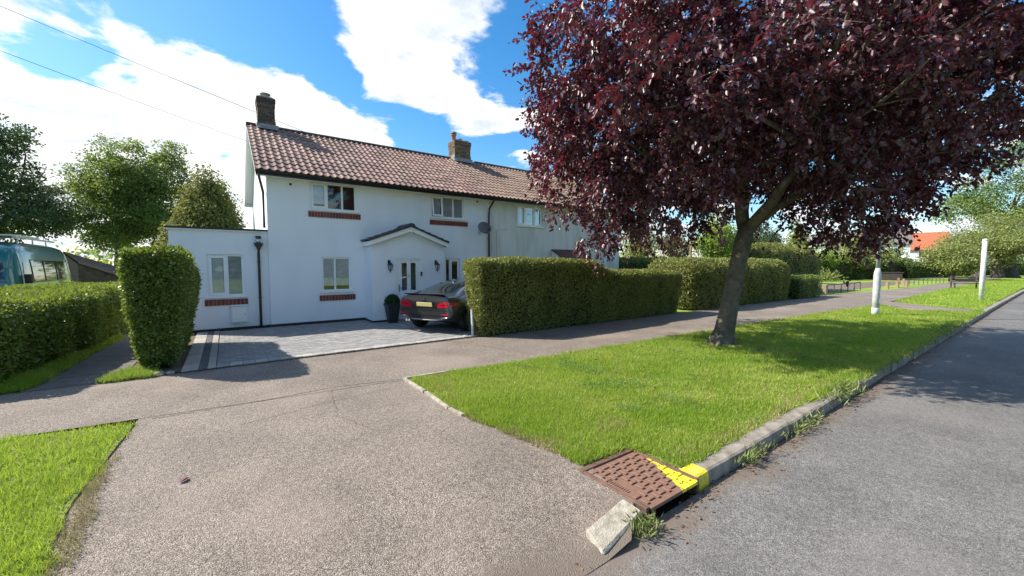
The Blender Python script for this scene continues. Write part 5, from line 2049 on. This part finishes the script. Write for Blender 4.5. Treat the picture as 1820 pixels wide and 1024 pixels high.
def loft_body(name, stations, mat, parent, levels=2, creases=()):
    """stations: (u, [(y,z)...half section from bottom centre to top centre]); mirrored and smoothed"""
    vs, fs = [], []
    n = len(stations[0][1])
    ring = 2 * n - 2
    for (u, sec) in stations:
        full = [(-y, z) for (y, z) in sec] + [(y, z) for (y, z) in sec[-2:0:-1]]
        for (y, z) in full:
            vs.append((u, y, z))
    for i in range(len(stations) - 1):
        for k in range(ring):
            k2 = (k + 1) % ring
            fs.append((i * ring + k, i * ring + k2, (i + 1) * ring + k2, (i + 1) * ring + k))
    fs.append(tuple(range(ring)))
    fs.append(tuple((len(stations) - 1) * ring + k for k in range(ring - 1, -1, -1)))
    me = bpy.data.meshes.new(name)
    me.from_pydata(vs, [], fs)
    bm = bmesh.new()
    bm.from_mesh(me)
    bmesh.ops.recalc_face_normals(bm, faces=bm.faces[:])
    bm.to_mesh(me)
    bm.free()
    tmp = bpy.data.objects.new('tmp', me)
    COL.objects.link(tmp)
    md = tmp.modifiers.new('s', 'SUBSURF')
    md.levels = levels
    md.render_levels = levels
    dg = bpy.context.evaluated_depsgraph_get()
    m2 = bpy.data.meshes.new_from_object(tmp.evaluated_get(dg))
    bpy.data.objects.remove(tmp)
    m2.name = name
    m2.materials.clear()
    m2.materials.append(mat)
    m2.polygons.foreach_set('use_smooth', [True] * len(m2.polygons))
    o = link(bpy.data.objects.new(name, m2), parent)
    bmv = bmesh.new()
    bmv.from_mesh(m2)
    bvh = BVHTree.FromBMesh(bmv)
    bmv.free()
    return o, bvh


def wheel(parent, u, y, r, w, side, m_rim, m_tyre):
    root = MB()
    prof = [(r * .66, -w * .5), (r * .9, -w * .52), (r * .985, -w * .36), (r, -w * .1), (r, w * .1), (r * .985, w * .36), (r * .9, w * .52), (r * .66, w * .5)]
    n = 28
    vs, fs = [], []
    for (rr_, t) in prof:
        for k in range(n):
            a = 2 * math.pi * k / n
            vs.append((rr_ * math.cos(a), t, rr_ * math.sin(a)))
    for i in range(len(prof) - 1):
        for k in range(n):
            k2 = (k + 1) % n
            fs.append((i * n + k, i * n + k2, (i + 1) * n + k2, (i + 1) * n + k))
    root.add(vs, fs)
    t = root.build('wheel', m_tyre, parent, smooth=True, loc=(u, y, r))
    rm = MB()
    for k in range(10):
        a = 2 * math.pi * k / 10
        c, s = math.cos(a), math.sin(a)
        rm.tube([(.05 * c, side * w * .40, .05 * s), (r * .66 * c, side * w * .44, r * .66 * s)], [.024, .018], 5)
    rm.lathe([(.06, 0), (.06, .02)], (0, 0, 0), 12)
    ring = []
    for k in range(25):
        a = 2 * math.pi * k / 24
        ring.append((r * .65 * math.cos(a), side * w * .44, r * .65 * math.sin(a)))
    rm.tube(ring, .016, 5, cap=False)
    rm.build('rim', m_rim, t)
    dk = MB()
    pv = [(r * .66 * math.cos(2 * math.pi * k / 24), side * w * .12, r * .66 * math.sin(2 * math.pi * k / 24)) for k in range(24)]
    dk.add(pv, [tuple(range(24))])
    dk.build('brake_disc', m_lead, t)
    return t


m_paint = M('dark_grey_car_paint', (0.070, 0.071, 0.073), 0.28, (0.062, 0.063, 0.065), scale=3, metallic=0.6, coat=1.0, spec=0.5)
m_carglass = M('car_glass', (0.012, 0.014, 0.016), 0.04, spec=0.9, coat=0.6)
m_tyre = M('tyre_rubber', (0.015, 0.015, 0.015), 0.85)
m_rim = M('alloy', (0.5, 0.5, 0.52), 0.3, metallic=0.9)
m_tail = M('red_lens', (0.55, 0.012, 0.03), 0.12, (0.40, 0.006, 0.02), scale=12, coat=0.8)
m_taild = M('dark_red_lens', (0.22, 0.008, 0.016), 0.15, coat=0.8)
m_plate = M('yellow_plate', (0.70, 0.58, 0.22), 0.5, (0.62, 0.52, 0.22), scale=5)
m_chrome = M('chrome', (0.8, 0.8, 0.82), 0.12, metallic=1.0)
m_trim = M('satin_black_trim', (0.012, 0.012, 0.013), 0.35)


def car():
    hd = math.atan2(.474, .88)
    root = empty('parked_car', (4.25, 10.02, .032), hd)
    tag(root, 'dark grey fastback car parked on the driveway, tail to the street', 'car')
    # sections: u, zb(bottom), half width at sill, at waist, waist z, deck/roof half width, top z
    def sec(zb, ws, wm, zm, wb, zbelt, wt, zt, crown=.03):
        return [(0, zb), (ws * .8, zb), (ws, zb + .10), (wm, zm * .72), (wm * .995, zm), (wb, zbelt), (wt, zt - crown), (wt * .55, zt), (0, zt + .012)]
    st = [
        (0.05, sec(.38, .62, .74, .58, .70, .84, .62, .93, .02)),
        (0.00, sec(.36, .70, .82, .60, .74, .88, .66, .985, .02)),
        (0.03, sec(.34, .76, .875, .62, .80, .93, .70, 1.035, .02)),
        (0.16, sec(.32, .80, .905, .66, .84, .955, .70, 1.045, .025)),
        (0.42, sec(.28, .83, .912, .68, .85, .955, .68, 1.075, .03)),
        (0.80, sec(.18, .84, .912, .70, .84, .945, .645, 1.185, .04)),
        (1.25, sec(.17, .84, .905, .70, .83, .935, .60, 1.315, .05)),
        (1.80, sec(.17, .84, .905, .70, .83, .925, .575, 1.385, .05)),
        (2.30, sec(.17, .84, .905, .70, .83, .915, .575, 1.392, .05)),
        (2.75, sec(.17, .84, .905, .70, .83, .905, .60, 1.33, .05)),
        (3.30, sec(.17, .84, .905, .70, .82, .895, .68, 1.06, .03)),
        (3.55, sec(.18, .84, .908, .70, .82, .88, .66, .945, .02)),
        (4.15, sec(.19, .82, .90, .64, .78, .80, .60, .85, .02)),
        (4.50, sec(.21, .74, .83, .56, .70, .69, .52, .74, .02)),
        (4.62, sec(.24, .60, .68, .52, .56, .62, .42, .66, .02)),
    ]
    body, bvh = loft_body('body', st, m_paint, root, 2)
    # rear window, roof glass edge, side windows
    ray_patch(bvh, [(-.60, 1.115), (-.53, 1.07), (.53, 1.07), (.60, 1.115), (.50, 1.318), (.40, 1.338), (-.40, 1.338), (-.50, 1.318)], 'rear', 'rear_window', m_carglass, root, .004)
    for s, ax in ((1, 'left'), (-1, 'right')):
        ray_patch(bvh, [(.98, .985), (1.30, .965), (1.98, .955), (1.98, 1.30), (1.60, 1.28), (1.25, 1.18)], ax, 'side_window', m_carglass, root, .004)
        ray_patch(bvh, [(2.04, .955), (3.05, .95), (2.75, 1.19), (2.50, 1.27), (2.04, 1.30)], ax, 'side_window', m_carglass, root, .004)
        # tail lamps wrap round the corner
        t = ray_patch(bvh, [(s * .42, .70), (s * .45, .80), (s * .58, .845), (s * .74, .862), (s * .80, .84), (s * .80, .74), (s * .70, .715), (s * .55, .70)], 'rear', 'tail_light', m_tail, root, .010)
        ray_patch(bvh, [(s * .50, .752), (s * .60, .792), (s * .78, .80), (s * .78, .782), (s * .62, .770)], 'rear', 'light_strip', m_taild, t, .016)
        ray_patch(bvh, [(.03, .74), (.05, .84), (.22, .84), (.36, .80), (.30, .75)], ax, 'tail_light', m_tail, root, .010)
        ray_patch(bvh, [(s * .54, .500), (s * .56, .53), (s * .78, .545), (s * .79, .515)], 'rear', 'reflector', m_tail, root, .012)
        ex = MB()
        ex.tube([(.00, s * .50, .33), (.16, s * .50, .33)], .036, 12)
        if s > 0:
            ex.tube([(.00, s * .59, .33), (.16, s * .59, .33)], .036, 12)
            ex.build('exhaust', m_chrome, root)
        mr = MB()
        mr.lathe([(.02, -.05), (.07, -.03), (.085, .02), (.06, .06), (.02, .07)], (2.78, s * 1.0, 1.0), 12)
        mr.tube([(2.82, s * .86, .95), (2.8, s * .98, .98)], .025, 6)
        mr.build('mirror', m_paint, root, smooth=True)
        ray_patch(bvh, [(.75, .885), (3.1, .868), (3.1, .882), (.75, .90)], ax, 'trim', m_chrome, root, .006)
    # boot lid: lip spoiler, badge, plate recess and plate
    sp_ = MB()
    sp_.add([(.02, -.66, 1.035), (.02, .66, 1.035), (.20, .64, 1.052), (.20, -.64, 1.052), (-.025, -.64, 1.066), (-.025, .64, 1.066)],
            [(0, 1, 5, 4), (4, 5, 2, 3), (0, 3, 2, 1), (0, 4, 3), (1, 2, 5)])
    sp_.build('spoiler', m_trim, root)
    ray_patch(bvh, [(-.40, .70), (.40, .70), (.36, .845), (-.36, .845)], 'rear', 'plate_recess', m_trim, root, .005)
    pl = MB()
    pl.box(-.26, .26, -.008, .0, -.055, .055)
    po_ = pl.build('number_plate', m_plate, root, bevel=.004)
    h, nr, _, _ = bvh.ray_cast(Vector((-3, 0, .775)), Vector((1, 0, 0)))
    po_.location = h + Vector((-.014, 0, 0))
    po_.rotation_euler = (math.radians(8), 0, math.radians(-90))
    h, nr, _, _ = bvh.ray_cast(Vector((-3, 0, .905)), Vector((1, 0, 0)))
    bd = MB()
    bd.tube([(h.x + .002, 0, h.z), (h.x - .012, 0, h.z + .002)], .041, 16)
    bo_ = bd.build('badge', m_chrome, root)
    q = MB()
    for k in range(4):
        a0 = math.pi / 2 * k
        pts = [(h.x - .0135, 0, h.z + .002)] + [(h.x - .0135, .030 * math.cos(a0 + math.pi / 2 * j / 5), h.z + .002 + .030 * math.sin(a0 + math.pi / 2 * j / 5)) for j in range(6)]
        if k % 2 == 0:
            q.add(pts, [tuple(range(7))])
    q.build('badge_quarter', M('badge_blue', (.05, .12, .4), .3), bo_)
    # bumper crease, valance, roof fin
    ray_patch(bvh, [(-.80, .615), (.80, .615), (.80, .628), (-.80, .628)], 'rear', 'bumper_seam', m_trim, root, .004)
    ray_patch(bvh, [(-.40, .668), (.40, .668), (.42, .684), (-.42, .684)], 'rear', 'trim', m_chrome, root, .008)
    ray_patch(bvh, [(-.56, .385), (.56, .385), (.50, .44), (-.50, .44)], 'rear', 'valance', m_trim, root, .006)
    ray_patch(bvh, [(-.78, .475), (.78, .475), (.78, .488), (-.78, .488)], 'rear', 'bumper_seam', m_chrome, root, .004)
    fn = MB()
    fn.add([(1.38, -.03, 1.345), (1.38, .03, 1.345), (1.62, .03, 1.37), (1.62, -.03, 1.37), (1.40, -.008, 1.42), (1.40, .008, 1.42)], [(0, 1, 5, 4), (1, 2, 5), (0, 4, 3), (2, 3, 4, 5)])
    fn.build('roof_fin', m_paint, root)
    for (u, s) in ((.86, 1), (.86, -1), (3.70, 1), (3.70, -1)):
        wheel(root, u, s * .80, .325, .225, s, m_rim, m_tyre)
        ar = MB()
        n = 18
        pv, fv = [], []
        for k in range(n + 1):
            a = math.pi * k / n
            pv.append((u + .385 * math.cos(a), s * .921, .325 + .385 * math.sin(a)))
            pv.append((u + .31 * math.cos(a), s * .923, .325 + .31 * math.sin(a)))
        for k in range(n):
            fv.append((2 * k, 2 * k + 1, 2 * k + 3, 2 * k + 2))
        ar.add(pv, fv)
        ar.build('wheel_arch', m_trim, root)
    return root


car()


def van():
    root = empty('camper_van', (-6.0, 18.0, 0), math.pi / 2)   # nose towards the street is -x of the body
    tag(root, 'teal high-roof camper van behind the low privet hedge', 'van')
    m_teal = M('teal_paint', (0.008, 0.115, 0.115), 0.3, (0.007, 0.10, 0.105), scale=2, coat=1.0)
    def sec(zb, w, zw, wt, zt):
        return [(0, zb), (w * .9, zb), (w, zb + .12), (w, zw), (w * .985, zw + .25), (wt, zt - .20), (wt * .86, zt - .05), (wt * .5, zt), (0, zt + .02)]
    st = [(-.02, sec(.40, .78, .85, .70, 1.35)), (.0, sec(.35, .88, .95, .78, 1.50)), (.10, sec(.32, .93, 1.1, .80, 1.85)), (.42, sec(.30, .96, 1.2, .82, 2.36)), (.75, sec(.30, .97, 1.25, .86, 2.56)),
          (1.6, sec(.30, .97, 1.25, .87, 2.60)), (3.2, sec(.30, .97, 1.25, .87, 2.60)), (4.6, sec(.30, .97, 1.25, .87, 2.58)), (5.15, sec(.32, .95, 1.25, .84, 2.46)), (5.28, sec(.40, .90, 1.2, .76, 2.25))]
    body, bvh = loft_body('body', st, m_teal, root, 2)
    ray_patch(bvh, [(-.74, 1.35), (.74, 1.35), (.66, 1.92), (-.66, 1.92)], 'rear', 'windscreen', m_carglass, root, .006)
    for (a, b) in ((1.25, 2.15), (2.30, 3.30), (3.45, 4.35)):
        f = ray_patch(bvh, [(a - .04, 1.30), (b + .04, 1.30), (b + .04, 2.04), (a - .04, 2.04)], 'right', 'side_window', m_trim, root, .008)
        ray_patch(bvh, [(a, 1.34), (b, 1.34), (b, 2.0), (a, 2.0)], 'right', 'pane', m_carglass, f, .016)
    ray_patch(bvh, [(.55, 1.35), (1.05, 1.33), (1.05, 1.95), (.72, 1.95)], 'right', 'cab_window', m_carglass, root, .008)
    ray_patch(bvh, [(.42, 1.1), (.50, 1.1), (.66, 2.2), (.58, 2.25)], 'right', 'pillar_trim', m_galv, root, .010)
    for y in (-.66, .66):
        rk = MB()
        rk.tube([(1.0, y, 2.74), (4.5, y, 2.72)], .035, 8)
        for u in (1.3, 2.5, 3.7):
            rk.tube([(u, y, 2.45), (u, y, 2.74)], .02, 6)
        rk.build('roof_rail', m_galv, root)
    so = MB()
    so.box(.9, 3.0, -.70, .70, 2.76, 2.80)
    so.build('solar_panel', m_galv, root)
    for s in (-1, 1):
        mr = MB()
        mr.box(.55, .66, s * 1.02 - .10, s * 1.02 + .10, 1.30, 1.58)
        mr.build('mirror', m_trim, root, bevel=.03)
        for u in (.95, 4.2):
            wheel(root, u, s * .86, .34, .22, s, m_rim, m_tyre)
    return root


van()


def white_car():
    root = empty('parked_car', (-7.9, 15.0, 0), math.pi / 2)
    tag(root, 'white car at the left edge, only its windscreen pillar showing over the hedge', 'car')
    m_w = M('white_car_paint', (.6, .66, .64), .3, coat=1.0)
    def sec(zb, w, zw, wt, zt):
        return [(0, zb), (w * .85, zb), (w, zb + .12), (w, zw), (w * .95, zw + .1), (wt, zt - .05), (wt * .55, zt), (0, zt + .01)]
    st = [(0, sec(.3, .7, .55, .55, .78)), (.1, sec(.22, .82, .62, .66, .86)), (.9, sec(.2, .86, .75, .70, 1.02)), (1.6, sec(.2, .86, .8, .60, 1.62)), (2.3, sec(.2, .86, .8, .58, 1.74)), (3.2, sec(.2, .86, .8, .60, 1.68)), (3.8, sec(.22, .84, .8, .62, 1.5)), (3.95, sec(.3, .78, .8, .62, 1.1))]
    body, bvh = loft_body('body', st, m_w, root, 2)
    ray_patch(bvh, [(-.55, 1.12), (.55, 1.12), (.46, 1.50), (-.46, 1.50)], 'rear', 'windscreen', m_carglass, root, .006)
    ray_patch(bvh, [(1.3, 1.02), (2.2, 1.02), (2.2, 1.5), (1.75, 1.5)], 'right', 'side_window', m_carglass, root, .006)
    ray_patch(bvh, [(2.3, 1.02), (3.3, 1.02), (3.2, 1.48), (2.3, 1.5)], 'right', 'side_window', m_carglass, root, .006)
    for s in (-1, 1):
        for u in (.75, 3.2):
            wheel(root, u, s * .76, .30, .2, s, m_rim, m_tyre)


white_car()


# ------------------------------------------------------------------ far buildings
def far_house(name, label, loc, rz, w, d, eh, rh, wall, roofm, wins, chim=None, overhang=.3):
    root = empty(name, loc, rz)
    tag(root, label, 'house')
    mb = MB()
    mb.box(-w / 2, w / 2, 0, d, -.2, eh)
    mb.add([(-w / 2, 0, eh), (-w / 2, d, eh), (-w / 2, d / 2, eh + rh)], [(0, 1, 2)])
    mb.add([(w / 2, 0, eh), (w / 2, d, eh), (w / 2, d / 2, eh + rh)], [(0, 1, 2)])
    mb.build('wall', wall, root)
    r = MB()
    o = overhang
    k = rh / (d / 2)
    for s in (0, 1):
        ys, ye = (-o, d / 2) if s == 0 else (d + o, d / 2)
        zs = eh - o * k
        n = 9
        for i in range(n):
            t0, t1 = i / n, (i + 1) / n + .02
            ya, yb = ys + (ye - ys) * t0, ys + (ye - ys) * t1
            za, zb = zs + (eh + rh - zs) * t0 + .10, zs + (eh + rh - zs) * t1 + .04
            r.add([(-w / 2 - o, ya, za), (w / 2 + o, ya, za), (w / 2 + o, yb, zb), (-w / 2 - o, yb, zb), (-w / 2 - o, ya, za - .08), (w / 2 + o, ya, za - .08)],
                  [(0, 1, 2, 3), (4, 5, 1, 0)])
    rf = r.build('roof', roofm, root)
    if chim:
        c = MB()
        c.box(chim - .4, chim + .4, d / 2 - .35, d / 2 + .35, eh + rh - .5, eh + rh + 1.1)
        c.build('chimney', m_brick, rf)
    for (x0, x1, z0, z1) in wins:
        f = MB()
        for (a, b, c_, e) in ((x0, x1, z0, z0 + .08), (x0, x1, z1 - .08, z1), (x0, x0 + .08, z0 + .08, z1 - .08), (x1 - .08, x1, z0 + .08, z1 - .08), ((x0 + x1) / 2 - .04, (x0 + x1) / 2 + .04, z0 + .08, z1 - .08)):
            f.box(a, b, -.06, -.003, c_, e)
        wf = f.build('window', m_white, root)
        MB().box(x0 + .08, x1 - .08, -.03, -.004, z0 + .08, z1 - .08).build('pane', m_carglass, wf)
    return root


m_orange = M('orange_roof_tile', (0.52, 0.15, 0.07), .85, (0.42, 0.12, 0.06), scale=3, bump=.4, bscale=12)
m_greyroof = M('grey_roof_tile', (0.20, 0.17, 0.15), .9, (0.15, 0.13, 0.12), scale=3)
p = AT(1528, 470, 62)
far_house('white_cottage', 'far white house half hidden by trees behind the lamp column', (p.x, p.y, 0), math.radians(-76), 11, 7, 5.0, 2.4, m_render, m_greyroof,
          [(-4.6, -3.2, 3.2, 4.4), (-1.0, .4, 3.2, 4.4), (3.0, 4.4, 3.2, 4.4)], chim=-2)
p = AT(1646, 470, 66)
far_house('orange_roofed_house', 'far house with a bright orange tiled roof beyond the path', (p.x, p.y, 0), math.radians(-74), 5.2, 6, 4.5, 2.7, m_render, m_orange, [(-1, .4, 3, 4.2)])
p = AT(1735, 470, 84)
far_house('brick_house', 'far red brick house glimpsed between the trees at right', (p.x, p.y, 0), math.radians(-72), 9, 7, 4.6, 1.6, M('red_brick', (.36, .13, .08), .9, (.28, .1, .07), scale=6), m_orange, [(-2, -.6, 2.8, 4)])


def garage():
    A, B, C, D = AT(108, 446, 23.5), AT(216, 477, 25.5), AT(209, 489, 21.5), AT(138, 467, 20.0)
    root = empty('brown_barn', (D.x, D.y, 0))
    tag(root, 'low dark outbuilding with a sloping brown roof behind the van', 'outbuilding')
    R0 = Vector((D.x, D.y, 0))
    A, B, C, D = [p_ - R0 for p_ in (A, B, C, D)]
    mb = MB()
    for p_, q_ in ((D, C), (C, B), (B, A), (A, D)):
        mb.quad((p_.x, p_.y, -.1), (q_.x, q_.y, -.1), (q_.x, q_.y, q_.z - .06), (p_.x, p_.y, p_.z - .06))
    mb.build('wall', M('ivy_wall', (.06, .042, .034), .95, (.11, .08, .06), scale=5, bump=1.0, bscale=9), root)
    r = MB()
    n = 7
    for i in range(n):
        t0, t1 = i / n, min(1, (i + 1) / n + .03)
        up_ = Vector((0, 0, 1))
        a, b, c, d = D.lerp(A, t0), C.lerp(B, t0), C.lerp(B, t1), D.lerp(A, t1)
        lo_ = (D - A).normalized() * .12 if i == 0 else Vector()
        r.add([a + lo_ + up_ * .07, b + lo_ + up_ * .07, c + up_ * .02, d + up_ * .02, a + lo_ - up_ * .02, b + lo_ - up_ * .02], [(0, 1, 2, 3), (4, 5, 1, 0)])
    r.build('roof', M('brown_felt', (.20, .145, .12), .9, (.15, .11, .09), scale=3, bump=.5, bscale=20), root)


garage()


# ------------------------------------------------------------------ background trees
def bg_tree(name, label, x0, x1, ytop, ybot, depth, mat, nclump, per, leafL, seed, cr=None, th=None, tr=.2, shape='round', group='trees in the background', shell=.45, parts=5, cat='tree', flat=.75, droop=.2):
    """a tree filling a stretch of the skyline at a given distance"""
    cx = (x0 + x1) / 2
    sc = depth / 707.0
    w = (x1 - x0) * sc / 2
    zt = CAM_H + (470 - ytop) * sc
    zb = max(.3, CAM_H + (470 - ybot) * sc)
    c = AT(cx, 470, depth)
    base = (c.x, c.y, 0)
    hz = (zt - zb) / 2
    r = random.Random(seed)
    ells = []
    if shape == 'round':
        ells.append(((0, 0, zb + hz * .95), (w * .62, w * .62, hz * .82)))
        for k in range(parts + 5):
            a = 2 * math.pi * k / (parts + 5) + r.random() * .8
            q = r.uniform(.42, .74)
            zc = zb + hz * r.uniform(.35, 1.5)
            f_ = 1 - .35 * max(0, (zc - zb) / hz - 1)
            ells.append(((w * q * f_ * math.cos(a), w * q * f_ * math.sin(a), zc), (w * .34, w * .34, hz * r.uniform(.18, .30))))
        ells.append(((w * r.uniform(-.3, .3), w * r.uniform(-.2, .2), zt - hz * .3), (w * .34, w * .34, hz * .30)))
    elif shape == 'cone':
        for k in range(9):
            t = k / 8
            ells.append(((0, 0, zb + (zt - zb) * (t * .93 + .04)), (w * (1.0 - t) ** 1.0 + .04, w * (1.0 - t) ** 1.0 + .04, (zt - zb) * .07)))
    elif shape == 'wide':
        for k in range(parts):
            t = (k + .5) / parts
            ells.append((tuple((AT(x0 + (x1 - x0) * t, 470, depth) - AT(cx, 470, depth)).xy) + (zb + hz * r.uniform(.7, 1.05),), (w / parts * 1.5, w / parts * 1.5, hz * r.uniform(.7, 1.0))))
    return tree(name, label, base, th or max(.5, zb + hz * .5), tr, ells, nclump, per, cr or w * .30, leafL, mat, seed=seed, group=group, shell=shell, cat=cat, flat=flat, droop=droop)


bg_tree('dark_tree', 'tall dark feathery tree at the left edge behind the van', -130, 100, 206, 445, 22, m_darkleaf, 520, 66, .16, 41, cr=.55, tr=.25, flat=.5)
bg_tree('ash_tree', 'large airy green tree between the van and the golden conifer', 122, 300, 242, 480, 27, m_ash, 520, 70, .16, 42, cr=.58, tr=.22)
bg_tree('ash_tree', 'darker green tree merging behind the golden conifer', 232, 372, 252, 480, 29, m_ash, 450, 70, .16, 43, cr=.6, tr=.22)
bg_tree('ash_tree', 'loose green treetop just left of the gable', 350, 425, 318, 470, 33, m_ash, 110, 60, .17, 44, cr=.8, tr=.15)
bg_tree('cypress_tree', 'golden-green conical conifer behind the flat-roofed extension', 292, 452, 292, 500, 17.2, m_gold, 760, 85, .12, 45, cr=.42, tr=.16, shape='cone', shell=.72, flat=1.3, droop=.9)
bg_tree('shrub', 'small round green bush by the outbuilding and the pillar hedge', 186, 214, 480, 512, 22, m_lime, 30, 60, .09, 46, cr=.3, tr=.06, group='shrubs in the background', cat='shrub')
bg_tree('shrub', 'pale green shrub mass beside the neighbouring house', 1095, 1180, 398, 480, 30, m_pale, 130, 60, .13, 47, cr=.7, tr=.08, group='shrubs in the background', cat='shrub')
bg_tree('shrub', 'rusty olive shrub left of the wooden pole', 1165, 1232, 405, 480, 31, m_rust, 110, 60, .13, 48, cr=.6, tr=.08, group='shrubs in the background', cat='shrub')
bg_tree('young_tree', 'bright lime-green young tree seen left of the plum trunk', 1232, 1312, 375, 480, 25, m_lime, 170, 60, .13, 49, cr=.55, tr=.10)
bg_tree('dark_tree', 'small dark tree seen right of the plum trunk', 1312, 1388, 392, 470, 40, m_darkleaf, 130, 60, .18, 50, cr=.8, tr=.14)
bg_tree('fir_tree', 'far pointed conifer on the skyline above the domed hedge', 1384, 1446, 396, 470, 58, m_pale, 190, 60, .28, 51, cr=.85, tr=.2, shape='cone', shell=.6)
bg_tree('shrub', 'yellow-green shrub at the foot of the far skyline', 1432, 1490, 446, 476, 48, m_lime, 60, 60, .2, 52, cr=.8, tr=.1, group='shrubs in the background', cat='shrub')
bg_tree('garden_tree', 'pale garden tree in front of the far white house', 1470, 1590, 412, 480, 50, m_pale, 170, 60, .22, 53, cr=1.1, tr=.16)
bg_tree('garden_tree', 'low spreading tree below the orange roof', 1650, 1738, 432, 485, 47, m_pale, 180, 60, .22, 54, cr=1.1, tr=.16)
bg_tree('pale_tree', 'broad pale green tree overhanging the bench at right', 1690, 1860, 385, 474, 55, m_pale, 330, 65, .24, 55, cr=1.5, tr=.6)
bg_tree('green_tree', 'tall fresh green tree behind the pale one at the right edge', 1690, 1900, 262, 420, 74, m_hedge_far, 360, 65, .36, 56, cr=2.0, tr=.6)
# leaning trunk by the bench and the stout trunk at the right edge
for (lb, px_, dp, ln, rr_, hh) in (('thick leaning grey tree trunk behind the white post', 1738, 50, (.9, -.6), .55, 3.0), ('stout grey trunk at the right edge under the pale tree', 1792, 56, (.2, .1), .95, 4.2)):
    c = AT(px_, 470, dp)
    root = empty('tree_trunk', (c.x, c.y, 0))
    tag(root, lb, 'tree trunk')
    mb = MB()
    mb.tube([(0, 0, -.2), (ln[0] * .1, ln[1] * .1, .4), (ln[0] * .5, ln[1] * .5, hh * .5), (ln[0], ln[1], hh)], [rr_ * 1.5, rr_ * 1.05, rr_ * .85, rr_ * .7], 12)
    mb.build('trunk', m_bark2, root, smooth=True)
# far hedges
hA = AT(1440, 470, 46)
hB = AT(1625, 470, 55)
dv = hB - hA
hedge('boundary_hedge', 'long dark leafy boundary hedge across the far green', 0, dv.length, 0, 2.2, 2.55, 17000, m_hedge_far, .17, r=.5, bump=.2, seed=61, loc=(hA.x, hA.y, 0), rz=math.atan2(dv.y, dv.x), shoots=1500, bumpf=.9)
hA = AT(1616, 470, 53)
hB = AT(1700, 470, 58)
dv = hB - hA
hedge('clipped_hedge', 'lighter clipped hedge beside the end of the path', 0, dv.length, 0, 1.6, 2.05, 8000, m_hedge_far, .13, r=.25, bump=.07, seed=62, loc=(hA.x, hA.y, 0), rz=math.atan2(dv.y, dv.x), shoots=900)
hA = AT(1700, 470, 66)
hB = AT(1900, 470, 70)
dv = hB - hA
hedge('distant_hedge', 'low distant hedge behind the trunks at the right edge', 0, dv.length, 0, 1.6, 2.2, 8000, m_hedge_far, .18, r=.25, bump=.10, seed=63, loc=(hA.x, hA.y, 0), rz=math.atan2(dv.y, dv.x), shoots=500)
bs = AT(1464, 470, 44)
o = empty('leafy_bush', (bs.x, bs.y, 0))
tag(o, 'pale broad-leaved bush in front of the dark boundary hedge', 'shrub', 'shrubs in the background')
r_ = np.random.default_rng(3)
n = 420
P = np.stack([r_.normal(size=n) * .6, r_.normal(size=n) * .6, np.abs(r_.normal(size=n)) * .45 + .1], 1)
V, F = leaves(P, P * np.array([1, 1, 1.2]) + r_.normal(size=(n, 3)) * .3, r_.normal(size=(n, 3)) * .4 + np.array([0, 0, 1]), r_.uniform(.25, .5, n), r_.uniform(.06, .10, n), .2)
link(bpy.data.objects.new('crown', np_mesh('crown', V, F, m_pale)), o)
ps = AT(1227, 470, 27)
o = empty('wooden_pole', (ps.x, ps.y, 0))
tag(o, 'thin pale wooden pole standing behind the hedges', 'pole')
MB().tube([(0, 0, -.1), (0, 0, 3.6)], [.09, .07], 8).build('shaft', m_wood, o)


# a far-off wood along the skyline, with a nearer unseen belt behind
def treeline():
    r = np.random.default_rng(90)
    n = 1500
    a = r.uniform(math.radians(-180), math.radians(180), n)       # bearing from +Y towards +X
    back = np.cos(a - math.radians(34)) < -.1  # unseen trees behind the camera, added for the windows to reflect
    d = np.where(back, r.uniform(38, 55, n), r.uniform(120, 170, n))
    K = np.stack([d * np.sin(a), d * np.cos(a), r.uniform(.3, 1, n) * (3.4 + 2.2 * np.sin(a * 23) + 1.4 * np.sin(a * 57))], 1)
    k = np.repeat(np.arange(n), 26)
    P = K[k] + r.normal(size=(len(k), 3)) * np.array([1.8, 1.8, 1.2])
    P[:, 2] = np.maximum(P[:, 2], 0)
    L = r.uniform(.7, 1.4, len(k))
    V, F = leaves(P, r.normal(size=(len(k), 3)), r.normal(size=(len(k), 3)) + np.array([0, 0, .6]), L, L * .35, .2)
    o = link(bpy.data.objects.new('far_wood', np_mesh('far_wood', V, F, m_ash)))
    tag(o, 'far-off green belt of trees along the skyline, with unseen trees added behind the camera for window reflections', 'wood', kind='stuff')


treeline()
